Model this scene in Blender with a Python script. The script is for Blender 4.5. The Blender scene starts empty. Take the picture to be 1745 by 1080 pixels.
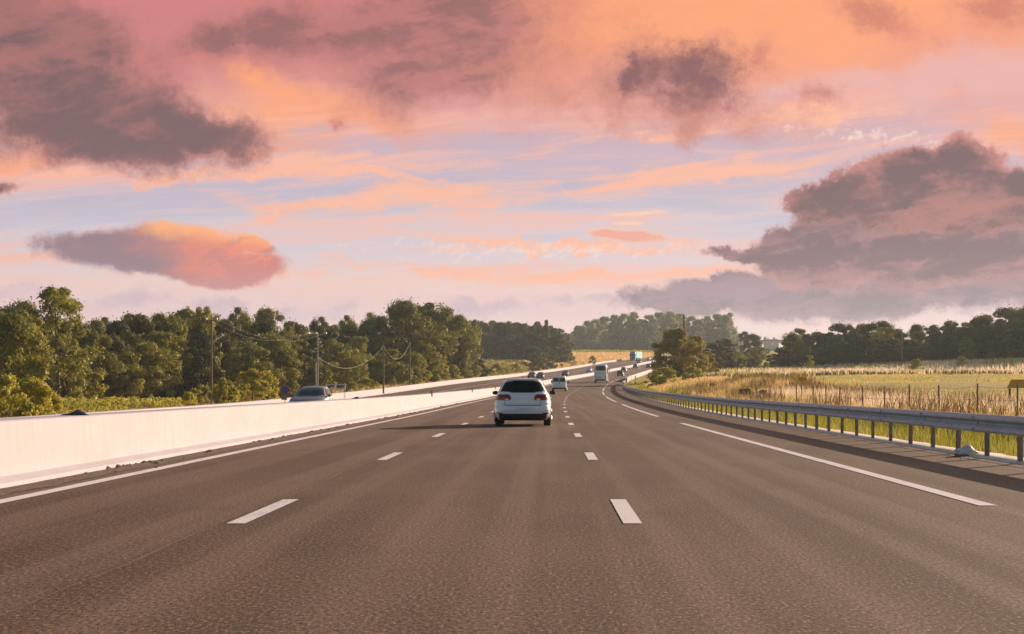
import bpy, bmesh, math, random
import numpy as np
from mathutils import Vector, Matrix, noise as mnoise
R = math.radians
random.seed(7); rng = np.random.default_rng(7)
scene = bpy.context.scene
COL = scene.collection

# ------------------------------------------------------------------ camera
EYE = 1.2
FP, VX, VY = 2880.0, 934.0, 660.0           # focal length in photo pixels, bearing of the straight road
cd = bpy.data.cameras.new('camera'); cam = bpy.data.objects.new('camera', cd); COL.objects.link(cam)
cd.sensor_width = 36; cd.lens = 36*FP/1745
cd.shift_x = -(VX-872.5)/1745; cd.shift_y = (VY-540)/1745
cd.clip_start = 0.1; cd.clip_end = 9000
cam.location = (0, 0, EYE); cam.rotation_euler = (R(90), 0, 0)
scene.camera = cam

# ------------------------------------------------------------------ light
SUN_AZ, SUN_EL = R(41), R(15)               # azimuth measured from +Y towards +X
sd = bpy.data.lights.new('sun', 'SUN'); sun = bpy.data.objects.new('sun', sd); COL.objects.link(sun)
sd.energy = 5.0; sd.angle = R(0.5); sd.color = (1.0, 0.77, 0.57)
sdir = Vector((math.sin(SUN_AZ)*math.cos(SUN_EL), math.cos(SUN_AZ)*math.cos(SUN_EL), math.sin(SUN_EL)))
sun.rotation_euler = sdir.to_track_quat('Z', 'Y').to_euler(); sun.location = (60, 60, 60)
scene.view_settings.view_transform = 'Standard'; scene.view_settings.look = 'None'
scene.view_settings.exposure = 0.5; scene.view_settings.gamma = 1
EXPO = 2**scene.view_settings.exposure

def lin(c):
    out = []
    for v in c:
        v = v/255.0
        out.append(v/12.92 if v <= .04045 else ((v+.055)/1.055)**2.4)
    return tuple(out)

# ------------------------------------------------------------------ node helpers
class E:
    """a scalar node expression"""
    nt = None
    def __init__(s, x): s.x = x
    @staticmethod
    def m(op, *a, clamp=False):
        n = E.nt.nodes.new('ShaderNodeMath'); n.operation = op; n.use_clamp = clamp
        for i, v in enumerate(a):
            v = v.x if isinstance(v, E) else v
            if isinstance(v, (int, float)): n.inputs[i].default_value = v
            else: E.nt.links.new(v, n.inputs[i])
        return E(n.outputs[0])
    def __add__(a, b): return E.m('ADD', a, b)
    __radd__ = __add__
    def __sub__(a, b): return E.m('SUBTRACT', a, b)
    def __rsub__(a, b): return E.m('SUBTRACT', b, a)
    def __mul__(a, b): return E.m('MULTIPLY', a, b)
    __rmul__ = __mul__
    def __truediv__(a, b): return E.m('DIVIDE', a, b)
    def pow(a, b): return E.m('POWER', a, b)
    def max(a, b): return E.m('MAXIMUM', a, b)
    def min(a, b): return E.m('MINIMUM', a, b)
def smooth(x, lo, hi, a=0.0, b=1.0):
    n = E.nt.nodes.new('ShaderNodeMapRange'); n.interpolation_type = 'SMOOTHSTEP'
    E.nt.links.new(x.x, n.inputs[0])
    n.inputs[1].default_value = lo; n.inputs[2].default_value = hi
    n.inputs[3].default_value = a; n.inputs[4].default_value = b
    return E(n.outputs[0])
def vec(x, y, z=0.0):
    n = E.nt.nodes.new('ShaderNodeCombineXYZ')
    for i, v in enumerate((x, y, z)):
        v = v.x if isinstance(v, E) else v
        if isinstance(v, (int, float)): n.inputs[i].default_value = v
        else: E.nt.links.new(v, n.inputs[i])
    return n.outputs[0]
def fbm(v, scale=1.0, detail=5, rough=.55, dist=0.0, dim='3D'):
    n = E.nt.nodes.new('ShaderNodeTexNoise'); n.noise_dimensions = dim
    E.nt.links.new(v, n.inputs['Vector'])
    n.inputs['Scale'].default_value = scale; n.inputs['Detail'].default_value = detail
    n.inputs['Roughness'].default_value = rough; n.inputs['Distortion'].default_value = dist
    return E(n.outputs[0])
def mixc(f, a, b):
    n = E.nt.nodes.new('ShaderNodeMix'); n.data_type = 'RGBA'; n.clamp_factor = True
    f = f.x if isinstance(f, E) else f
    for i, v in ((0, f), (6, a), (7, b)):
        if isinstance(v, (int, float)): n.inputs[i].default_value = v
        elif isinstance(v, tuple): n.inputs[i].default_value = (v[0], v[1], v[2], 1)
        else: E.nt.links.new(v, n.inputs[i])
    return n.outputs[2]
def ramp(x, stops):
    n = E.nt.nodes.new('ShaderNodeValToRGB'); E.nt.links.new(x.x, n.inputs[0])
    cr = n.color_ramp; cr.interpolation = 'LINEAR'
    while len(cr.elements) < len(stops): cr.elements.new(0.5)
    for e, (p, c) in zip(cr.elements, stops): e.position = p; e.color = (c[0], c[1], c[2], 1)
    return n.outputs[0]

# ------------------------------------------------------------------ sky
world = bpy.data.worlds.new('World'); scene.world = world; world.use_nodes = True
nt = world.node_tree; nt.nodes.clear(); E.nt = nt
geo = nt.nodes.new('ShaderNodeTexCoord')
sep = nt.nodes.new('ShaderNodeSeparateXYZ'); nt.links.new(geo.outputs['Generated'], sep.inputs[0])
dx, dy, dz = (E(sep.outputs[i]) for i in range(3))
yy = dy.max(0.12)
u = dx/yy*2.88 + 0.934                      # bearing and elevation of the sight line, as slopes
v = 0.66 - dz/yy*2.88
wa = fbm(vec(u, v, 0.3), 5, 4, .55)-.5
wb = fbm(vec(u, v, 5.3), 5, 4, .55)-.5
wf = fbm(vec(u, v, 9.1), 20, 8, .68)-.5
wg = fbm(vec(u, v, 2.2), 20, 8, .68)-.5
uw = u + wa*.20 + wf*.075
vw = v + wb*.13 + wg*.055
uf = u + wa*.06 + wf*.02
vf = v + wb*.03 + wg*.008
uc = u + wf*.075 + wa*.10
vc = v + wg*.060 + wb*.06
def ell(cx, cy, rx, ry, rot=0, U=None, V=None):
    U = uw if U is None else U; V = vw if V is None else V
    c, s = math.cos(R(rot)), math.sin(R(rot))
    a = (U-cx)*(c/rx) + (V-cy)*(s/rx)
    b = (V-cy)*(c/ry) - (U-cx)*(s/ry)
    return 1 - E.m('SQRT', a*a + b*b)
def union(*a, k=.35):
    r = a[0]
    for q in a[1:]: r = E.m('SMOOTH_MAX', r, q, k)
    return r
def S(c): return tuple(x/EXPO for x in lin(c))
# clear sky between the clouds
col = ramp(v*1.5, [(0.0, S((226,140,130))), (.15, S((230,152,140))), (.28, S((230,166,160))), (.39, S((208,178,190))),
                   (.47, S((196,184,200))), (.56, S((205,200,212))), (.64, S((214,202,212))), (.72, S((234,202,196))), (.80, S((228,196,198))), (.88, S((240,210,204)))])
big = fbm(vec(u*1.2, v*3.0, 1.7), 2.2, 5, .55)-.5
lob = fbm(vec(uw, vw, 7.7), 8.0, 8, .66)-.5
lob2 = fbm(vec(u*1.1+wf*.03, v*1.9, 1.1), 9.0, 8, .62, .3)-.5
med = fbm(vec(u, v*1.3, 4.4), 12.0, 6, .6)-.5
fine = fbm(vec(u+wf*.02, v*1.2, 6.6), 38.0, 8, .72)-.5
str_ = fbm(vec((u*.97+v*.22)*3.2+wf*.25, (v*.97-u*.22)*0+(v+u*.16)*13+wg*.5, 2.9), 1.6, 8, .64, .4)-.5
# rosy top on the left, glowing orange sheet on the right
col = mixc(smooth(union(ell(.20,.03,.45,.17), ell(.55,.02,.35,.15)) + lob*.6, -.25, .55)*.85, col, S((205,124,127)))
sheet = union(ell(1.32,-.01,.60,.20,6), ell(.98,.03,.28,.15), ell(.46,.19,.12,.055,10), ell(.02,.262,.20,.045,-4), ell(.40,.245,.30,.030,4), ell(1.72,.235,.12,.05), ell(.58,.20,.30,.045,8), ell(.43,.145,.08,.05,30))
col = mixc(smooth(sheet + big*1.6 + lob*.5, -.15, .75)*.95, col, S((254,164,116)))
col = mixc(smooth(union(ell(1.66,.13,.26,.050,-14,), ell(1.40,.155,.3,.03,-4)) + lob*1.2, -.2, .8)*.6, col, S((230,182,182)))
# high cirrus: long streaks, lavender gaps
ca, sa = math.cos(R(4)), math.sin(R(4))
us = u*ca - v*sa; vs = u*sa + v*ca
bend = (fbm(vec(u*1.0, v*1.6, 3.1), 1.4, 2, .45)-.5)*.16
st = fbm(vec(us*1.3, (vs+bend)*15, 4.0), 1.0, 8, .62, .1)
st2 = fbm(vec(us*2.8, (vs+bend*1.2)*46, 8.0), 1.0, 8, .64, .15)
band = smooth(v, .13, .24)*smooth(v, .54, .46)
col = mixc(smooth(st*.7 + st2*.3, .54, .42)*band*.42*smooth(v, .46, .36), col, S((184,172,194)))
col = mixc(smooth(st*.55 + st2*.45, .45, .62)*band*.80, col, S((248,184,166)))
fan = union(ell(.72,.335,.20,.035,-8), ell(.56,.355,.22,.018,2), ell(1.22,.285,.25,.026,-4), ell(.56,.30,.45,.010,2), ell(.35,.29,.4,.014,-2), ell(1.05,.465,.6,.014,0), ell(.95,.41,.35,.010,2), ell(1.3,.205,.3,.018,-5), k=.1)
fans = fbm(vec(u*3.6+v*5, v*38+u*5, 6.0), 1.0, 8, .66, .35)-.5
col = mixc(smooth(fan + fans*3.2, -.35, .85)*.92, col, S((253,184,156)))
# small ripples of white cloud
rip = fbm(vec(u*52+v*34, v*60-u*10, 2.0), 1.0, 5, .6, .6)-.5
col = mixc(smooth(ell(1.49,.230,.17,.020,3,uf,vf) + rip*4.5, .3, 1.6)*.75, col, S((252,222,206)))
col = mixc(smooth(ell(.92,.425,.40,.022,0,uf,vf) + rip*4.5, .2, 1.8)*.55, col, S((254,226,210)))
def cloud(base, mask, dark, lite, tone, amount=1.0):
    c = mixc(tone, lite, dark)
    return mixc(mask*amount, base, c)
# pale lilac banks low on the horizon
f = union(ell(.40,.525,.42,.022,1), ell(.04,.500,.08,.018), ell(.90,.520,.18,.020,2), ell(1.66,.525,.09,.020), ell(1.45,.575,.5,.010), k=.1) + med*3.2 + lob*1.2
col = cloud(col, smooth(f, .0, .9), S((194,170,188)), S((222,190,198)), smooth(lob2, -.15, .15), .8)
inner = .35 + .65*smooth(lob2*.9 + str_*1.0 + med*.3, -.14, .12)
# veil at the top centre
f = union(ell(.76,.03,.25,.15,12), ell(.45,.055,.22,.05,-12), ell(.72,.135,.16,.06,-8), ell(.60,.05,.22,.08), k=.5) + lob*1.5 + fine*.4
col = cloud(col, smooth(f, -.55, .75), S((146,96,99)), S((204,124,119)), smooth(f, -.15, .7)*inner, .95)
# broad dark cloud at the left
f = union(ell(.06,.09,.17,.13,25), ell(.17,.20,.23,.085,8), ell(.33,.222,.10,.045,14), ell(.0,.05,.14,.14), ell(-.01,.315,.045,.022), k=.4) + lob*1.2 + med*.5 + fine*.6
col = cloud(col, smooth(f, -.28, .42), S((118,88,93)), S((184,116,114)), smooth(f, -.15, .65)*(.30+.70*smooth(lob2*1.0 + str_*1.3 + (v-.12)*1.6, -.22, .22)))
# small torn rags
ut, vt = u + wf*.07 + wa*.05, v + wg*.06 + wb*.03
f = union(ell(1.29,.10,.06,.07,0,ut,vt), ell(.57,.215,.02,.018,0,ut,vt), ell(1.39,.157,.05,.026,0,ut,vt), ell(1.49,.03,.12,.035,18,ut,vt), ell(1.70,.01,.10,.05,0,ut,vt), k=.2) + lob*1.8 + fine*1.6
col = cloud(col, smooth(f, -.3, 1.1), S((196,112,100)), S((220,140,124)), smooth(f, .1, 1.0), .75)
# torn cloud upper right of the centre
f = union(ell(1.185,.120,.105,.065,5,ut,vt), ell(1.085,.13,.055,.085,20,ut,vt), ell(1.18,.175,.160,.060,8,ut,vt), ell(1.175,.215,.04,.045,0,ut,vt), k=.35)
tq = f + lob*1.6 + med*1.2 + fine*1.2
core = union(ell(1.185,.118,.095,.052,4,ut,vt), ell(1.08,.125,.012,.035,10,ut,vt), k=.05)
col = cloud(col, smooth(tq, -.40, .85), S((136,86,91)), S((204,132,122)), smooth(core + lob*.8 + fine*.9 + med*.4, -.75, .45))
# lens cloud at the left
ul, vl = u + wf*.030 + wa*.05, v + wg*.014 + wb*.02
f = union(ell(.27,.436,.215,.036,5,ul,vl), ell(.30,.425,.14,.046,3,ul,vl), ell(.44,.415,.040,.016,18,ul,vl), ell(.42,.455,.075,.026,-6,ul,vl), ell(.35,.465,.10,.024,8,ul,vl), k=.3)
glow = smooth(u + lob2*.30 + str_*.25 - (v-.43)*.9, .17, .42)
rim = smooth(v + lob2*.03 + fine*.02 - u*.10, .388, .356)
c = mixc(glow, S((146,116,130)), S((238,134,110)))
c = mixc(rim*smooth(u,.2,.28)*.95, c, S((255,174,118)))
c = mixc(smooth(lob*.6 + str_*1.0, .02, .16)*.55, c, S((170,118,126)))
c = mixc(smooth(v, .455, .49)*.5, c, S((196,140,150)))
col = mixc(smooth(f + lob*.7 + wf*.4 + fine*.35, -.10, .26), col, c)
# small glowing lens
f = union(ell(1.075,.400,.075,.012,3,uf,vf), ell(1.03,.395,.04,.010,0,uf,vf), k=.2) + lob*1.0 + fine*.8
col = cloud(col, smooth(f, -.1, .5), S((242,160,132)), S((252,196,168)), smooth(f, .1, .6), .85)
f = union(ell(1.09,.362,.05,.004,0,uf,vf), ell(1.07,.378,.03,.004,0,uf,vf), k=.1) + lob*1.5 + fine
col = mixc(smooth(f, -.2, .6)*.8, col, S((254,206,170)))
# large dark bank on the right with billowing top
f = union(ell(1.27,.500,.22,.036,-3,uc,vc), ell(1.50,.490,.28,.050,-6,uc,vc), ell(1.75,.455,.24,.065,-8,uc,vc), ell(1.15,.520,.08,.024,0,uc,vc), k=.5)
fb = f + lob*.8 + fine*.4
col = cloud(col, smooth(fb, -.14, .24), S((126,108,124)), S((188,154,166)), smooth(fb, -.1, .3)*(.55+.45*smooth(lob2*.8 + str_*1.1, -.16, .10)))
f = union(ell(1.43,.425,.155,.062,-4,uc,vc), ell(1.65,.41,.23,.085,-6,uc,vc), ell(1.27,.427,.075,.016,-2,uc,vc), ell(1.33,.412,.05,.024,-8,uc,vc), ell(1.52,.385,.18,.05,-10,uc,vc), k=.5)
fb = f + lob*.9 + fine*.4
col = cloud(col, smooth(fb, -.12, .22), S((118,90,102)), S((202,144,148)), smooth(fb, -.1, .35)*(.48+.52*smooth(lob2*.8 + str_*1.2, -.16, .12)))
f = union(ell(1.45,.325,.105,.042,-14,uc,vc), ell(1.54,.295,.090,.050,-8,uc,vc), ell(1.65,.290,.075,.060,0,uc,vc), ell(1.60,.350,.22,.045,-2,uc,vc), ell(1.77,.325,.10,.055,0,uc,vc), ell(1.39,.340,.045,.028,0,uc,vc), k=.45)
fb = f + lob*.85 + wf*.3 + fine*.4
tone = smooth(fb + (v-.30)*1.2, -.08, .38)*(.40+.60*smooth(lob2*.8 + str_*.9, -.18, .10))
col = cloud(col, smooth(fb, -.08, .18), S((108,79,88)), S((204,132,126)), tone)
bgc = nt.nodes.new('ShaderNodeBackground'); nt.links.new(col, bgc.inputs[0]); bgc.inputs[1].default_value = 1.0
sky = nt.nodes.new('ShaderNodeTexSky'); sky.sky_type = 'NISHITA'; sky.sun_disc = False
sky.sun_elevation = SUN_EL; sky.sun_rotation = SUN_AZ; sky.dust_density = 2.0
bgn = nt.nodes.new('ShaderNodeBackground'); nt.links.new(sky.outputs[0], bgn.inputs[0]); bgn.inputs[1].default_value = 0.085
mx = nt.nodes.new('ShaderNodeMixShader')
front = smooth(dy, .84, .92)
nt.links.new(front.x, mx.inputs[0]); nt.links.new(bgn.outputs[0], mx.inputs[1]); nt.links.new(bgc.outputs[0], mx.inputs[2])
wo = nt.nodes.new('ShaderNodeOutputWorld'); nt.links.new(mx.outputs[0], wo.inputs[0])
world.cycles.sampling_method = 'MANUAL'; world.cycles.sample_map_resolution = 512

# ------------------------------------------------------------------ materials
def mat(name, base=(.5,.5,.5), rough=.7, metal=0.0, spec=.5, coat=0.0):
    m = bpy.data.materials.new(name); m.use_nodes = True
    b = m.node_tree.nodes['Principled BSDF']
    b.inputs['Base Color'].default_value = (*base, 1); b.inputs['Roughness'].default_value = rough
    b.inputs['Metallic'].default_value = metal; b.inputs['Specular IOR Level'].default_value = spec
    b.inputs['Coat Weight'].default_value = coat; b.inputs['Coat Roughness'].default_value = .05
    return m
def bsdf(m): E.nt = m.node_tree; return m.node_tree.nodes['Principled BSDF']
def pos(scale=(1,1,1)):
    g = E.nt.nodes.new('ShaderNodeNewGeometry'); s = E.nt.nodes.new('ShaderNodeSeparateXYZ')
    E.nt.links.new(g.outputs['Position'], s.inputs[0])
    return tuple(E(s.outputs[i])*scale[i] for i in range(3))
def setc(b, sock): E.nt.links.new(sock, b.inputs['Base Color'])
def bump(b, h, strength=.3, dist=.02):
    n = E.nt.nodes.new('ShaderNodeBump'); n.inputs['Strength'].default_value = strength; n.inputs['Distance'].default_value = dist
    E.nt.links.new(h.x, n.inputs['Height']); E.nt.links.new(n.outputs[0], b.inputs['Normal'])
def varied(name, c0, c1, scale=3.0, rough=.8, detail=6, stretch=(1,1,1), bmp=0.0, bd=.02, lo=.35, hi=.65, metal=0, spec=.4):
    m = mat(name, c0, rough, metal, spec); b = bsdf(m)
    x, y, z = pos(stretch)
    n = fbm(vec(x, y, z), scale, detail, .6)
    setc(b, mixc(smooth(n, lo, hi), c0, c1))
    if bmp: bump(b, n, bmp, bd)
    return m
M = {}
def asphalt(name, tint=1.0):
    m = mat(name, (.15,.11,.09), .9, 0, .12); b = bsdf(m)
    x, y, z = pos()
    grain = fbm(vec(x, y*.42, z), 40, 4, .85)
    g2 = fbm(vec(x, y, 3.0), 115, 2, .7)
    blot = fbm(vec(x*.55, y*.13, 1.0), 1.0, 5, .55)
    trk = fbm(vec(x*1.6, y*.012, 6.0), 1.0, 3, .5)
    pat = fbm(vec(x*.9, y*.35, 11.0), 1.3, 6, .65)
    c = mixc(smooth(blot, .35, .68), (.104*tint,.057*tint,.034*tint), (.165*tint,.096*tint,.060*tint))
    c = mixc(smooth(trk, .40, .62)*.60, c, (.240*tint,.155*tint,.108*tint))
    c = mixc(smooth(pat, .56, .70)*.30, c, (.078*tint,.042*tint,.026*tint))
    c = mixc(smooth(grain*.75 + g2*.25, .50, .42)*.9, c, (.018,.011,.008))
    c = mixc(smooth(grain*.75 + g2*.25, .545, .63)*.95, c, (.62,.40,.27))
    setc(b, c)
    bump(b, grain*.5 + g2*.5, .14, .006)
    r = smooth(trk, .35, .65, .92, .82); E.nt.links.new(r.x, b.inputs['Roughness'])
    return m
M['asphalt'] = asphalt('asphalt')
def paint():
    m = mat('road_paint', (.75,.70,.67), .6); b = bsdf(m); x, y, z = pos()
    n = fbm(vec(x, y, z), 30, 6, .75); w = fbm(vec(x*3, y*.6, z), 1.5, 4, .6)
    c = mixc(smooth(n + (w-.5)*.6, .54, .66)*.75, (.80,.72,.70), (.36,.29,.25)); setc(b, c); return m
M['paint'] = paint()
def concrete_wall():
    m = mat('barrier_concrete', (.8,.74,.7), .75, 0, .3); b = bsdf(m); x, y, z = pos()
    n = fbm(vec(x, y*.5, z), 2.2, 6, .6)
    drip = fbm(vec(x*1.0, y*5.0, z*.35), 1.4, 5, .65)
    c = mixc(smooth(n, .3, .7), (.50,.45,.49), (.46,.41,.44))
    c = mixc(smooth(drip, .48, .68)*.40, c, (.44,.34,.28))
    fine = fbm(vec(x, y, z), 24, 5, .7)
    c = mixc(smooth(fine, .62, .72)*.35, c, (.45,.36,.30))
    jt = E.m('PINGPONG', y, 3.0)
    c = mixc(smooth(jt, .012, .0)*.55, c, (.35,.28,.23))
    setc(b, c); bump(b, fine, .25, .01); return m
M['concrete_wall'] = concrete_wall()
M['kerb'] = varied('kerb_concrete', (.85,.70,.58), (.62,.48,.38), 3.5, bmp=.4)
M['dirt'] = varied('dirt', (.16,.10,.065), (.075,.048,.034), 9, bmp=.8, bd=.03)
M['seam'] = varied('joint_seal', (.20,.11,.055), (.11,.07,.045), 4)
def metal_rail():
    m = mat('galvanised_steel', (.5,.5,.5), .45, .2, .3); b = bsdf(m); x, y, z = pos()
    n = fbm(vec(x, y*.8, z), 5, 6, .65); s = fbm(vec(x, y*9, z*1.5), 2, 5, .6)
    c = mixc(smooth(n, .35, .65), (.29,.345,.385), (.44,.49,.52))
    c = mixc(smooth(s, .58, .75)*.5, c, (.30,.24,.19)); setc(b, c)
    E.nt.links.new(smooth(n, .3, .7, .40, .6).x, b.inputs['Roughness']); return m
M['rail'] = metal_rail()
M['post'] = varied('post_steel', (.24,.20,.17), (.15,.125,.105), 6, .7, metal=.1)
M['white_paint'] = mat('white_car_paint', (.74,.77,.80), .25, 0, .4, .6)
M['silver_paint'] = mat('silver_car_paint', (.20,.225,.26), .45, .1, .25, .0)
M['dark_paint'] = mat('dark_car_paint', (.012,.013,.016), .4, .0, .2, .0)
M['grey_paint'] = mat('grey_car_paint', (.15,.16,.18), .3, .3, .4, .3)
M['teal_paint'] = mat('teal_lorry_paint', (.002,.22,.33), .5, 0, .4, .2)
M['teal_tarp'] = varied('teal_tarpaulin', (.015,.40,.48), (.03,.48,.55), 1.2, .55)
M['glass'] = mat('dark_glass', (.006,.008,.008), .10, 0, .22)
M['glass_clear'] = mat('windscreen_glass', (.012,.016,.018), .08, 0, .25)
M['black'] = mat('black_plastic', (.014,.014,.014), .6)
M['tyre'] = mat('tyre_rubber', (.012,.012,.012), .85)
M['rim'] = mat('wheel_alloy', (.45,.45,.46), .35, .8)
M['lamp_red'] = mat('red_lamp_lens', (.36,.012,.008), .25, 0, .4, .3)
M['lamp_dark_red'] = mat('dark_red_lens', (.14,.008,.007), .35, 0, .3, .1)
M['lamp_white'] = mat('clear_lamp_lens', (.8,.8,.78), .12, 0, .6, 1.0)
M['headlamp'] = mat('headlamp', (.75,.76,.78), .12, .3, .6, 1.0)
M['plate'] = mat('blank_plate', (.62,.64,.66), .4)
M['bumper_grey'] = mat('lower_bumper_grey', (.05,.05,.052), .6)
M['wood_pole'] = varied('pole_wood', (.33,.22,.15), (.20,.13,.09), 3, .85, stretch=(4,4,.5), bmp=.3)
M['conc_pole'] = varied('pole_concrete', (.44,.37,.31), (.34,.28,.23), 2, .85)
M['insulator'] = mat('white_insulator', (.75,.72,.68), .4)
M['cable'] = mat('cable', (.40,.34,.27), .6)
M['thin_cable'] = mat('thin_cable', (.12,.10,.09), .6)
M['box_dark'] = mat('transformer_box', (.06,.05,.045), .6)
M['sign_blue'] = mat('sign_blue', (.03,.09,.32), .5)
M['sign_red'] = mat('sign_red', (.30,.04,.03), .6)
M['sign_brown'] = mat('sign_brown', (.34,.19,.11), .7)
M['sign_yellow'] = varied('sign_yellow', (.90,.42,.02), (.75,.34,.03), 3, .6)
M['sign_orange'] = mat('sign_orange', (.75,.24,.03), .6)
M['sign_white'] = mat('sign_white', (.75,.73,.70), .5)
M['bark'] = varied('bark', (.14,.10,.07), (.075,.055,.04), 4, .9, stretch=(3,3,.6), bmp=.5)
M['bag'] = varied('plastic_bag', (.66,.58,.54), (.46,.41,.38), 8, .6)
M['bird'] = varied('dark_lump', (.05,.045,.045), (.11,.10,.095), 9, .8)
M['delin'] = mat('amber_marker', (.42,.12,.04), .6)
M['bridge'] = varied('bridge_concrete', (.52,.46,.42), (.40,.35,.32), .5, .8)

def leaf_mat(name, c0, c1, c2, trans=.35, scale=.35):
    m = bpy.data.materials.new(name); m.use_nodes = True; t = m.node_tree; t.nodes.clear(); E.nt = t
    g = t.nodes.new('ShaderNodeNewGeometry')
    oi = t.nodes.new('ShaderNodeObjectInfo')
    s = t.nodes.new('ShaderNodeSeparateXYZ'); t.links.new(g.outputs['Position'], s.inputs[0])
    x, y, z = (E(s.outputs[i]) for i in range(3))
    n = fbm(vec(x, y, z), scale, 3, .6)
    rnd = E(g.outputs['Random Per Island'])
    c = mixc(smooth(n + (E(oi.outputs['Random'])-.5)*.35, .36, .64), c0, c1)
    c = mixc(rnd*.6, c, c2)
    d = t.nodes.new('ShaderNodeBsdfDiffuse'); tr = t.nodes.new('ShaderNodeBsdfTranslucent')
    gl = t.nodes.new('ShaderNodeBsdfGlossy'); gl.inputs['Roughness'].default_value = .45; gl.inputs[0].default_value = (.6,.6,.6,1)
    t.links.new(c, d.inputs[0]); t.links.new(c, tr.inputs[0])
    mx = t.nodes.new('ShaderNodeMixShader'); mx.inputs[0].default_value = trans
    t.links.new(d.outputs[0], mx.inputs[1]); t.links.new(tr.outputs[0], mx.inputs[2])
    m2 = t.nodes.new('ShaderNodeMixShader'); m2.inputs[0].default_value = .04
    t.links.new(mx.outputs[0], m2.inputs[1]); t.links.new(gl.outputs[0], m2.inputs[2])
    o = t.nodes.new('ShaderNodeOutputMaterial'); t.links.new(m2.outputs[0], o.inputs[0])
    return m
M['leaf_oak'] = leaf_mat('leaf_oak', (.31,.285,.045), (.115,.125,.030), (.46,.39,.06), .38)
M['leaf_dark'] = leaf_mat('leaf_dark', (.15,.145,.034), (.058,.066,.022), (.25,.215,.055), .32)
M['leaf_pine'] = leaf_mat('leaf_pine', (.26,.235,.045), (.095,.10,.028), (.39,.33,.065), .36)
M['leaf_poplar'] = leaf_mat('leaf_poplar', (.36,.37,.12), (.14,.17,.065), (.52,.48,.15), .40)
M['leaf_bush'] = leaf_mat('leaf_bush', (.46,.40,.05), (.26,.25,.04), (.60,.49,.075), .55)
M['leaf_yellow'] = leaf_mat('leaf_yellow', (.50,.43,.04), (.32,.30,.035), (.62,.51,.07), .58)
M['leaf_orange'] = leaf_mat('leaf_orange', (.42,.33,.04), (.19,.17,.03), (.60,.43,.06), .42)
M['leaf_vine'] = leaf_mat('leaf_vine', (.36,.33,.04), (.24,.25,.04), (.50,.42,.07), .5)
M['grass_dry'] = leaf_mat('grass_dry', (.72,.45,.18), (.48,.30,.10), (.85,.60,.32), .52, .25)
M['grass_pale'] = leaf_mat('grass_pale', (.82,.62,.42), (.64,.46,.28), (.90,.74,.55), .5, .12)
M['grass_green'] = leaf_mat('grass_green', (.36,.33,.035), (.17,.19,.028), (.52,.42,.06), .52, .5)
M['grass_mow'] = leaf_mat('grass_mow', (.56,.47,.075), (.40,.38,.05), (.70,.54,.14), .5, .07)
M['weed_brown'] = leaf_mat('weed_brown', (.22,.13,.05), (.12,.085,.035), (.36,.21,.09), .35)
def ground_mat():
    m = mat('field_ground', (.2,.15,.08), .95, 0, .1); b = bsdf(m); x, y, z = pos()
    n = fbm(vec(x, y, z), .035, 6, .6); n2 = fbm(vec(x, y, z), .9, 6, .65)
    c = mixc(smooth(n, .42, .58), (.52,.41,.095), (.50,.35,.11))
    c = mixc(smooth(n2, .45, .65)*.6, c, (.27,.25,.055))
    c = mixc(smooth(x, -6.0, -12.0)*.7, c, (.40,.26,.14))
    setc(b, c); bump(b, n2, .6, .15); return m
M['ground'] = ground_mat()

# ------------------------------------------------------------------ objects helpers
USED = {}
def tag(o, label=None, cat=None, group=None, kind=None):
    if label and cat == 'tree' and label in USED:
        USED[label] += 1; label = ('second ', 'third ', 'fourth ')[min(2, USED[label]-2)] + label
    elif label: USED[label] = 1
    if label: o['label'] = label
    if cat: o['category'] = cat
    if group: o['group'] = group
    if kind: o['kind'] = kind
    return o
def link(name, me, m, parent=None):
    o = bpy.data.objects.new(name, me); COL.objects.link(o)
    if m is not None:
        for q in (m if isinstance(m, (list, tuple)) else [m]): me.materials.append(q)
    if parent is not None: o.parent = parent
    return o
def mesh(name, verts, faces, m, parent=None, smooth_=False):
    me = bpy.data.meshes.new(name); me.from_pydata([tuple(map(float, p)) for p in verts], [], faces); me.update()
    if smooth_: me.polygons.foreach_set('use_smooth', [True]*len(me.polygons))
    return link(name, me, m, parent)
def npmesh(name, V, F, m, parent=None):
    """V (n,3) float, F (k,c) int faces with equal corner count"""
    me = bpy.data.meshes.new(name); n, (k, c) = len(V), F.shape
    me.vertices.add(n); me.vertices.foreach_set('co', np.asarray(V, np.float32).ravel())
    me.loops.add(k*c); me.loops.foreach_set('vertex_index', F.astype(np.int32).ravel())
    me.polygons.add(k); me.polygons.foreach_set('loop_start', np.arange(0, k*c, c, dtype=np.int32))
    me.polygons.foreach_set('loop_total', np.full(k, c, np.int32))
    me.update(calc_edges=True)
    return link(name, me, m, parent)
def empty(name, loc=(0,0,0), rz=0, scale=1):
    o = bpy.data.objects.new(name, None); COL.objects.link(o); o.empty_display_size = .2
    o.location = loc; o.rotation_euler = (0, 0, rz)
    o.scale = (scale,)*3 if isinstance(scale, (int, float)) else scale
    return o
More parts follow.
